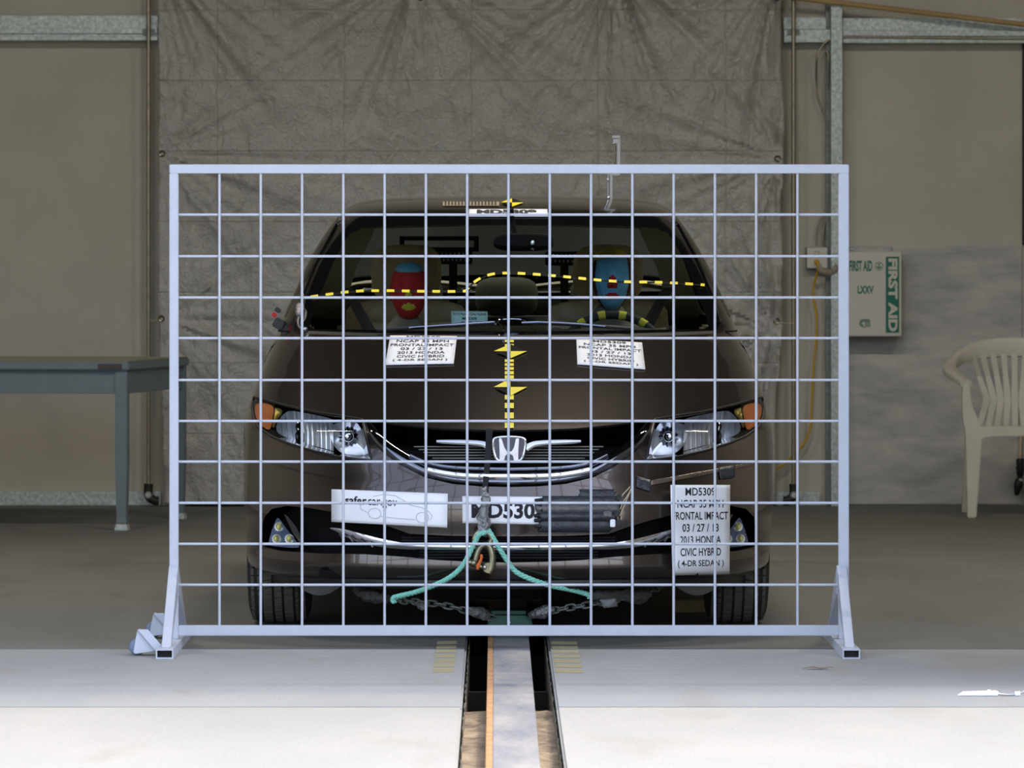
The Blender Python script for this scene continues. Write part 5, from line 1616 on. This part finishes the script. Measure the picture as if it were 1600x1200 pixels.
# ------------------------------------------------------------------ papers and tapes on the car
def lerp2(Q, u, v):
    (ax, ay), (bx, by), (cx, cy), (dx, dy) = Q
    x0, y0 = ax + (bx - ax) * u, ay + (by - ay) * u; x1, y1 = dx + (cx - dx) * u, dy + (cy - dy) * u
    return x0 + (x1 - x0) * v, y0 + (y1 - y0) * v
def paper(name, Q, lines, lab, cat='sign', mat='white', off=.004, ripple=0.0, n=(10, 10), base=None, mats=None):
    """sheet on the skin; Q = pixel corners TL TR BR BL; lines = (text, u0, u1, v0, v1, boldness, material)"""
    def F(d):
        def fn(u, v):
            x, y = lerp2(Q, u, v)
            if base is not None: p = base(x, y) + Vector((0, -d, 0))
            else: p = hitp(x, y, d)
            return p + Vector((0, -ripple * (math.sin(v * 9 + u * 2) + 1) * .5, 0))
        return fn
    c = F(off)(.5, 1)
    root = thing(name, lab, cat, c)
    mb = MB(); mb.grid(n[0], n[1], F(off)); sh = mb.build('sheet', mat, root, smooth=True, solid=.0008)
    by = {}
    for ln in lines: by.setdefault(ln[6] if len(ln) > 6 else 'ink', []).append(ln)
    for k, ls in by.items():
        for ln in ls:
            mb = MB(); put_text(mb, ln[0], ln[1:5], F(off + .0016), ln[5]); mb.build('lettering', k, root, fixn=False)
    return root, F
def block(first, rows, pad=.05, top=.06, bot=.95):
    out = []; n = len(rows)
    for i, (t, w) in enumerate(rows):
        v0 = top + (bot - top) * i / n; v1 = v0 + (bot - top) / n * .66
        out.append((t, .5 - w / 2, .5 + w / 2, v0, v1, .013))
    return out
ROWS = [('MD5309', .50), ('NCAP 35 MPH', .78), ('FRONTAL IMPACT', .94), ('03 / 27 / 13', .62), ('2013 HONDA', .70), ('CIVIC HYBRID', .70), ('( 4-DR SEDAN )', .80)]
paper('test_sign', [(610, 526), (714, 527), (709, 570), (602, 572)], block(0, ROWS, top=.02), 'white test sign lying on the hood below the red-faced dummy')
paper('test_sign', [(900.5, 531), (1003, 537), (1008, 579), (902, 571)], block(0, ROWS, top=.02), 'white test sign lying on the hood below the blue-faced dummy')
paper('test_sign', [(1047, 757), (1140, 757), (1139, 896), (1050, 898)], block(0, ROWS, top=.03, bot=.97), 'tall white test sign hanging over the bumper and right fog lamp', off=.034, ripple=.005, n=(10, 24), base=lambda x, y: hitp(x, y))
rt, F = paper('plate_sign', [(722.5, 776), (852, 777), (851, 819), (723, 817)], [('MD5309', .11, 1.0, .21, .82, .034)], 'white plate sign reading MD5309 in the middle of the bumper', off=.005)
rt, F = paper('safety_sticker', [(519, 765), (700, 772), (699, 824), (519, 815)], [('safer', .12, .305, .19, .43, .022, 'ink'), ('car.gov', .315, .565, .26, .52, .0, 'ink')], 'white website sticker with a faint car outline on the left bumper', 'sticker', off=.004)
# faint outline of a car on the sticker (line drawing)
def stroke(F, pts, w, name, parent, mat, asp=1.0, d=.0056):
    G = F(d)
    P = [G(u, v) for u, v in pts]
    mb = MB(); mb.tube(P, w, 4); return mb.build(name, mat, parent)
outl = [(.26, .40), (.25, .50), (.26, .58), (.31, .66)]
stroke(F, outl, .0006, 'print_line', rt, 'greyink')
stroke(F, [(.425, .76), (.56, .80), (.70, .81), (.725, .81)], .0006, 'print_line', rt, 'greyink')
stroke(F, [(.36, .18), (.45, .10), (.55, .13), (.63, .27), (.68, .38), (.78, .44), (.84, .55), (.87, .68), (.855, .80)], .0006, 'print_line', rt, 'greyink')
for cu in (.375, .785):
    stroke(F, [(cu + .054 * math.cos(w), .66 + (.08 if cu > .5 else .02) + .155 * math.sin(w)) for w in np.linspace(0, 2 * PI, 25)], .0006, 'print_line', rt, 'greyink')
paper('roof_sign', [(733, 328.5), (855, 328.5), (857, 340), (732, 340)], [('MD5309', .10, .86, .1, .72, .06)], 'flat white strip reading MD5309 at the front edge of the roof', off=.004)
# pale sticker behind the glass
inner = lambda x, y: hitp(x, y) + Vector((0, .022, 0))
paper('dash_card', [(705, 485.5), (762, 486.5), (762, 509), (705, 509)], [('2013 Honda Civic Hybrid', .05, .95, .12, .34, .02), ('MD5309', .30, .70, .42, .62, .03), ('03 / 27 / 13', .27, .74, .70, .92, .03)], 'pale teal card standing at the foot of the windshield', 'card', mat='sticker', base=inner, off=0.0)

# dashed yellow tape across the windshield
def dashes(path, period, length, half, lab, name='dashed_tape'):
    D = smooth_path([Vector((x, y, 0)) for x, y in path], 12)
    cum = [0]
    for a, b in zip(D, D[1:]): cum.append(cum[-1] + (b - a).length)
    def at_s(s_):
        s_ = min(max(s_, 0), cum[-1]); i = max(0, min(np.searchsorted(cum, s_) - 1, len(D) - 2))
        t = (s_ - cum[i]) / max(1e-6, cum[i + 1] - cum[i]); p = D[i].lerp(D[i + 1], t); d = (D[i + 1] - D[i]).normalized()
        return p, Vector((-d.y, d.x, 0))
    c = hitp(D[0].x, D[0].y, .003)
    root = thing(name, lab, 'tape', c)
    def strip(s0, s1, h, off, nm, mat, par):
        mb = MB(); n = max(2, int((s1 - s0) / 4))
        vs = []
        for k in range(n + 1):
            p, q = at_s(s0 + (s1 - s0) * k / n)
            for sg in (-1, 1): vs.append(hitp(p.x + q.x * h * sg, p.y + q.y * h * sg, off))
        mb.add(vs, [(2 * k, 2 * k + 1, 2 * k + 3, 2 * k + 2) for k in range(n)])
        return mb.build(nm, mat, par, solid=.0006)
    bk = strip(0, cum[-1], half * .6, .003, 'black_tape', 'matte', root)
    s_ = 2
    while s_ < cum[-1] - 3:
        strip(s_, min(s_ + length, cum[-1]), half, .0045, 'dash', 'yellow', root); s_ += period
dashes([(484, 466), (515, 461.5), (555, 457), (600, 456), (660, 457), (722, 457), (730, 454), (738, 445), (752, 436), (770, 430), (795, 428.5), (830, 430), (880, 434), (930, 439), (975, 442), (1030, 443), (1070, 445), (1100, 447)], 23.8, 12, 2.0, 'dashed yellow tape line running across the windshield')
# centre line on the hood: yellow squares on black
def centre_line():
    root = thing('centre_tape', 'dashed yellow centre tape running down the hood', 'tape', hitp(796, 668, .003))
    mb = MB(); mb.grid(2, 30, lambda u, v: hitp(789 + 13.5 * u, 531 + 140 * v, .0015)); mb.build('black_tape', 'matte', root, smooth=True)
    ys = [(532.5, 3.2), (539, 3.6), (563, 3.8), (569, 4), (575, 4.2), (581.5, 4.6), (588, 5), (618.5, 7), (631, 8), (646, 9), (662, 8)]
    for y, h in ys:
        mb = MB(); mb.grid(2, 2, lambda u, v: hitp(788.8 + 14 * u, y + h * v, .003)); mb.build('dash', 'yellow', root, solid=.0006)
    return root
centre_line()
def target(cx, cy, w, h, lab):
    root = thing('bowtie_target', lab, 'target', hitp(cx, cy, .003), group='yellow and black targets')
    q = lambda x, y: hitp(x, y, .005)
    for sg, m in ((1, 'yellow'), (-1, 'matte')):
        for d in (-1, 1):
            mb = MB(); a, b, c_ = (cx + d * w, cy), (cx, cy + d * h * sg), (cx, cy)
            mb.add([q(*a), q(*b), q(*c_)], [(0, 1, 2)]); mb.build('yellow_wedge' if sg > 0 else 'black_wedge', m, root, solid=.0006)
target(797.5, 551, 26, 11, 'yellow bowtie target on the rear half of the hood')
target(797.5, 607, 26, 13.5, 'yellow bowtie target near the front of the hood')
target(800, 318.5, 18, 6.5, 'small yellow bowtie target on the roof above the windshield')
def scale_tape(x0, x1, lab):
    root = thing('scale_tape', lab, 'tape', hitp((x0 + x1) / 2, 322, .003))
    mb = MB(); mb.grid(12, 2, lambda u, v: hitp(x0 + (x1 - x0) * u, 316 + 6.5 * v, .0025)); mb.build('strip', pmat('tan_scale_tape', (150, 138, 110), .6), root, smooth=True)
    n = int((x1 - x0) / 5.2)
    for k in range(n):
        mb = MB(); mb.grid(1, 1, lambda u, v: hitp(x0 + 3 + 5.2 * k + 2.4 * u, 316.4 + 5.4 * v, .0035)); mb.build('tick', 'ink', root)
scale_tape(692, 780, 'barred scale tape on the roof left of the small target')

# taped cable bundle right of the plate
def bundle():
    root = thing('cable_bundle', 'bundle of cables under dark tape strips beside the plate sign', 'cables', hitp(905, 832, .01))
    rows = [(905, 961, 765, 780, .006, 'bluetape'), (846, 968, 776, 792, .013, 'bluetape'), (837, 966, 787, 803, .018, 'greytape'), (843, 960, 799, 815, .021, 'bluetape'), (842, 953, 811, 831, .015, 'bluetape')]
    for i, (x0, x1, y0, y1, d, m) in enumerate(rows):
        mb = MB()
        def fn(u, v):
            x = x0 + (x1 - x0) * u + (1.5 * math.sin(v * 7 + i) if u in (0, 1) else 0); y = y0 + (y1 - y0) * v
            return hitp(x, y, d * (.35 + .65 * math.sin(PI * v)) + .0015 * noise.noise(Vector((x * .06, y * .3, i))))
        mb.grid(24, 8, fn); mb.build('tape_strip', m, root, smooth=True, solid=.001)
    for (y, x0) in ((783, 836), (790, 836), (797, 838), (806, 835), (813, 835), (821, 836)):
        mb = MB(); mb.tube([hitp(x0, y, .006), hitp(x0 + 10, y, .014)], .006, 8); mb.build('cable_end', 'black', root, smooth=True)
    for (x, y, m) in ((955, 816.5, 'white'), (963, 816, 'black'), (961, 803, 'black'), (947, 803, 'greytape'), (965, 779.5, 'black')):
        mb = MB(); p = hitp(x, y, .016); mb.box(p, (.016 if m != 'greytape' else .026, .014, .024 if m == 'white' else .018)); mb.build('plug', m, root, bevel=.002)
    for k, P in enumerate(([(968, 781), (972, 774), (978, 768), (983, 762)], [(968, 796), (972, 785), (979, 776), (985, 765)], [(967, 806), (971, 797), (977, 783), (983, 770)], [(969, 812), (970, 800), (974, 790), (981, 774)])):
        mb = MB(); mb.tube(smooth_path([hitp(x, y, .008) for x, y in P], 5), .0022, 6); mb.build('wire', 'wire', root, smooth=True)
    return root
bundle()
def flat_tape(Q, lab, mat, off=.003, n=(10, 3)):
    mb = MB(); mb.grid(n[0], n[1], lambda u, v: hitp(*lerp2(Q, u, v), off + .0012 * noise.noise(Vector((u * 6, v * 3, Q[0][0])))))
    mb.build('tape_piece', mat, label=lab, cat='tape', smooth=True, solid=.0006, group='tape on the right bumper corner')
flat_tape([(1014, 751.5), (1060, 745), (1122, 733), (1180, 724)][0:1] + [(1178, 722), (1180, 727), (1016, 759)], 'long glossy brown tape strip across the right bumper corner', 'cleartape', n=(30, 3))
flat_tape([(994, 744), (1016, 751), (1016, 769), (994, 762)], 'square dark tape piece at the inner end of the brown strip', 'bluetape', .004)
flat_tape([(1122, 731), (1147, 727), (1146, 747), (1124, 749)], 'square dark tape piece above the tall test sign', 'bluetape', .0045)
# sensor taped to the windshield corner (left in the picture)
def corner_sensor():
    root = thing('taped_sensor', 'silver taped sensor with a cable at the lower left windshield corner', 'sensor', hitp(472, 498, .01))
    P = [hitp(x, y, .012) for x, y in ((472, 480), (471, 486), (470, 492), (469, 497))]
    mb = MB(); mb.tube(smooth_path(P, 4), [.006, .010, .014, .013, .016, .012, .014, .015, .011, .012, .010, .008, .006][:len(smooth_path(P, 4))], 10); mb.build('tape_wrap', 'ducttape', root, smooth=True)
    mb = MB(); mb.tube(smooth_path([hitp(x, y, .006) for x, y in ((475, 462), (473, 475), (471, 490), (467, 503), (469, 513), (478, 519))], 5), .004, 8); mb.build('cable', 'greytape', root, smooth=True)
    mb = MB(); mb.ball(hitp(478, 518, .01), (.010, .006, .007), 10, 8); mb.build('end', 'steel', root, smooth=True)
corner_sensor()

# ------------------------------------------------------------------ tow gear
def strap():
    P = [(764.5, 670), (764, 685), (762.5, 710), (760.5, 735), (758.5, 755), (757.5, 768)]
    mb = MB(); vs = []
    D = smooth_path([Vector((x, y, 0)) for x, y in P], 6)
    Y0 = CY + .07; 
    for i, p in enumerate(D):
        t = i / (len(D) - 1)
        Yq = Yc(.105) * (1 - t) + (Yc(.0) - .012) * t
        w = 5.2 - 1.2 * t
        vs += [at(p.x - w, p.y, Yq - .004), at(p.x + w, p.y, Yq - .004)]
    mb.add(vs, [(2 * i, 2 * i + 1, 2 * i + 3, 2 * i + 2) for i in range(len(D) - 1)])
    mb.build('webbing_strap', pmat('black_webbing', (34, 34, 36), .9), label='black webbing strap hanging over the grille beside the emblem', cat='strap', solid=.003)
strap()
YT = CY - .045
def lump(path, rad, seed, amp=.3, n=5, Y=YT):
    D = smooth_path([at(*p, Y) if len(p) == 2 else at(*p) for p in path], n)
    R = smooth_path([Vector((r, 0, 0)) for r in rad], n)
    mb = MB(); mb.tube(D, [max(.002, r.x) for r in R], 14)
    mb.v = [v + Vector((noise.noise(v * 70 + Vector((seed, 0, 0))), noise.noise(v * 70 + Vector((0, seed, 0))), noise.noise(v * 70 + Vector((0, 0, seed))))) * amp * .018 for v in mb.v]
    return mb
lump([(757, 761), (759, 775), (757, 790), (755, 806), (757, 820), (753, 836)], [.006, .012, .013, .017, .020, .008], 3, .5).build('tape_wrap', 'ducttape', label='crumpled silver tape wrap hanging over the plate sign', cat='tape', smooth=True)
def shackle():
    root = thing('tow_shackle', 'tarnished metal tow shackle hanging before the lower intake', 'shackle', at(752, 898, YT))
    P = smooth_path([at(x, y, YT) for x, y in ((741, 842), (746, 832), (755, 829), (763, 834), (768, 843), (762, 851), (752, 853), (744, 850))], 5, closed=True)
    mb = MB(); mb.tube(P, .0085, 10, closed=True); mb.build('link', 'brass', root, smooth=True)
    P = smooth_path([at(x, y, YT - .01) for x, y in ((741, 884), (744, 872), (748, 860), (754, 853), (762, 852), (767, 860), (769, 874), (767, 888), (763, 895))], 5)
    mb = MB(); mb.tube(P, [.009 + .004 * (i / (len(P) - 1)) for i in range(len(P))], 12); mb.build('bow', 'brass', root, smooth=True)
    mb = MB(); mb.cyl(at(731, 879, YT - .012), at(764, 890, YT - .012), .0075, 12); mb.build('pin', 'brass', root, smooth=True)
    mb = MB(); mb.lathe([(.0001, -.012), (.016, -.012), (.018, -.006), (.018, .006), (.016, .012), (.0001, .012)], at(761, 887, YT - .012), (.3, -1, 0), 20); ey_ = mb.build('eye', 'brass', root, smooth=True)
    mb = MB(); mb.ball(at(757.5, 886.5, YT - .03), (.006, .005, .008), 10, 8); mb.build('pin_end', 'steel', ey_, smooth=True)
    for x, y, r in ((734, 879, .0105), (740, 880, .0125)):
        mb = MB(); mb.ball(at(x, y, YT - .012), r, 12, 8); mb.build('nut', 'brass', root, smooth=True)
    mb = MB(); P = smooth_path([at(x, y, YT - .018) for x, y in ((752, 866), (752, 873), (748, 882), (746, 890))], 4); mb.tube(P, [.003, .004, .005, .005, .004, .005, .005, .005, .006, .007, .006, .005, .004][:len(P)], 8); mb.build('paint_tag', 'orange', root, smooth=True)
shackle()
def rope(path, lab):
    """three-strand laid rope"""
    C = smooth_path([at(*p) for p in path], 10)
    fine = []
    for a, b in zip(C, C[1:]):
        k = max(1, int((b - a).length / .004))
        fine += [a.lerp(b, t / k) for t in range(k)]
    fine.append(C[-1])
    root = thing('tow_rope', lab, 'rope', at(*path[-1]), group='green tow ropes')
    for s_ in range(3):
        P = []; L = 0
        for i, p in enumerate(fine):
            t = (fine[min(i + 1, len(fine) - 1)] - fine[max(i - 1, 0)]).normalized()
            a = t.cross(Vector((0, 1, 0))).normalized(); b = a.cross(t)
            if i: L += (p - fine[i - 1]).length
            w = L / .026 * 2 * PI / 1.6 + s_ * 2 * PI / 3
            P.append(p + (a * math.cos(w) + b * math.sin(w)) * .0042)
        mb = MB(); mb.tube(P, .0048, 7); mb.build('strand', 'rope', root, smooth=True)
YR = CY - .02
rope([(761, 827, YT), (757, 832, YT - .012), (748, 836, YT - .01), (738, 856, YT), (724, 882, YT + .01), (706, 900, YR), (680, 914, YR + .03), (650, 925, YR + .07), (622, 932, YR + .1), (614, 935, YR + .11), (616, 942, YR + .11)], 'green twisted tow rope running from the shackle to the left')
rope([(758, 826, YT + .004), (764, 830, YT), (775, 848, YT), (790, 872, YT + .01), (806, 893, YR), (830, 905, YR + .01), (860, 915, YR + .04), (890, 921, YR + .08), (919, 929, YR + .11), (921, 935, YR + .115)], 'green twisted tow rope running from the shackle to the right')
def chain(path, lab, grp):
    C = smooth_path([at(*p) for p in path], 10)
    root = thing('tow_chain', lab, 'chain', C[-1], group=grp)
    cum = [0]
    for a, b in zip(C, C[1:]): cum.append(cum[-1] + (b - a).length)
    pitch = .027; k = 0; s_ = pitch / 2
    while s_ < cum[-1]:
        i = max(0, min(int(np.searchsorted(cum, s_)) - 1, len(C) - 2))
        p = C[i].lerp(C[i + 1], (s_ - cum[i]) / max(1e-6, cum[i + 1] - cum[i])); t = (C[i + 1] - C[i]).normalized()
        n1 = t.cross(Vector((0, 1, 0))).normalized(); n2 = t.cross(n1)
        a = n1 if k % 2 else n2
        a = (a + (n2 if k % 2 else n1) * .35).normalized()
        L = [p + t * (.0125 * math.cos(w) + (.006 if math.cos(w) > 0 else -.006)) + a * .0095 * math.sin(w) for w in np.linspace(0, 2 * PI, 15)[:-1]]
        mb = MB(); mb.tube(L, .0034, 6, closed=True); mb.build('chain_link', 'galv_dark', root, smooth=True)
        s_ += pitch; k += 1
    return root
chain([(558, 917, CY + .42), (585, 929, CY + .33), (620, 938, CY + .24), (660, 941, CY + .17), (700, 947, CY + .18), (738, 957, CY + .20), (768, 965, CY + .25)], 'steel tow chain sagging from the left suspension to the green dolly', 'tow chains')
chain([(1035, 915, CY + .42), (1008, 926, CY + .33), (972, 935, CY + .24), (925, 944, CY + .17), (885, 950, CY + .18), (850, 957, CY + .20), (828, 965, CY + .25)], 'steel tow chain sagging from the right suspension to the green dolly', 'tow chains')
def wrap(path, rad, lab, seed, amp=.5, mat='greytape'):
    lump(path, rad, seed, amp).build('tape_wrap', mat, label=lab, cat='tape', smooth=True, group='tape wraps on the chains')
wrap([(556, 919, CY + .40), (572, 928, CY + .34), (590, 932, CY + .29), (606, 935, CY + .25)], [.012, .022, .020, .012], 'crumpled grey tape wrap at the outer end of the left chain', 11)
wrap([(650, 943, CY + .15), (658, 947, CY + .14), (668, 947, CY + .13)], [.004, .012, .004], 'small crumpled tape knot midway along the left chain', 12)
wrap([(728, 951, CY + .17), (742, 957, CY + .18), (757, 960, CY + .20), (764, 966, CY + .22)], [.010, .016, .018, .006], 'crumpled tape wrap where the left chain meets the dolly', 13)
wrap([(922, 929, CY + .12), (945, 930, CY + .17), (975, 929, CY + .25), (998, 931, CY + .32), (1012, 927, CY + .36)], [.014, .018, .020, .026, .014], 'thick grey tape wrap at the outer end of the right chain', 14)
wrap([(826, 963, CY + .22), (843, 958, CY + .19), (856, 953, CY + .18), (866, 952, CY + .17)], [.006, .018, .017, .008], 'crumpled tape wrap where the right chain meets the dolly', 15, .5, 'ducttape')
mb = MB(); mb.grid(6, 4, lambda u, v: at(*lerp2([(936, 937), (962, 935), (966, 948), (943, 950)], u, v), CY + .10) + Vector((0, .004 * math.sin(u * 5 + v * 3), 0)))
mb.build('tape_flag', 'greytape', smooth=True, solid=.0008, label='loose flag of grey tape under the right chain wrap', cat='tape')
DY = CY + .26
def dolly():
    root = thing('tow_dolly', 'dark green tow dolly sitting on the rail under the bumper', 'dolly', (0, DY + .15, -.002))
    x0, x1 = at(762, 0, DY).x, at(832, 0, DY).x
    zt = at(0, 962, DY).z
    pts = []
    for cx_, a0 in ((x1 - .03, 0), (x0 + .03, PI / 2)):
        pts += [(cx_ + .03 * math.cos(a0 + w), DY + .0, zt - .03 + .03 * math.sin(a0 + w)) for w in np.linspace(0, PI / 2, 7)]
    pts += [(x0, DY, -.001), (x1, DY, -.001)]
    mb = MB(); mb.prism(pts, (0, .42, 0)); mb.build('block', 'dolly', root, bevel=.004)
    c = at(795, 972, DY)
    mb = MB(); mb.lathe([(.009, 0), (.009, .005), (.006, .008), (.0001, .008)], (c.x, DY, c.z), (0, -1, 0), 16); mb.build('screw', 'steel', root, smooth=True)
    mb = MB(); mb.b2((-.055, DY + .05, zt + .001), (.055, DY + .10, zt + .012)); mb.build('bar', 'dolly', root, bevel=.002)
dolly()
p = on_floor(1078, 957)
mb = MB(); mb.b2((p.x - .055, p.y, 0), (p.x + .055, p.y + .09, .04)); mb.build('wooden_block', 'paint_yellow', bevel=.004, label='yellow block lying on the floor under the car', cat='block')
# leaf on the apron
g = on_floor(1278, 1046)
mb = MB(); mb.grid(8, 3, lambda u, v: Vector((g.x + .09 * (u - .5), g.y + .03 * (v - .5) * math.sin(PI * min(max(u, .04), .96)), .003 + .004 * math.sin(u * 5) ** 2)))
mb.build('dry_leaf', pmat('dry_leaf', (110, 88, 62), .9), label='small dry brown leaf on the apron near the right foot', cat='leaf', solid=.0008)
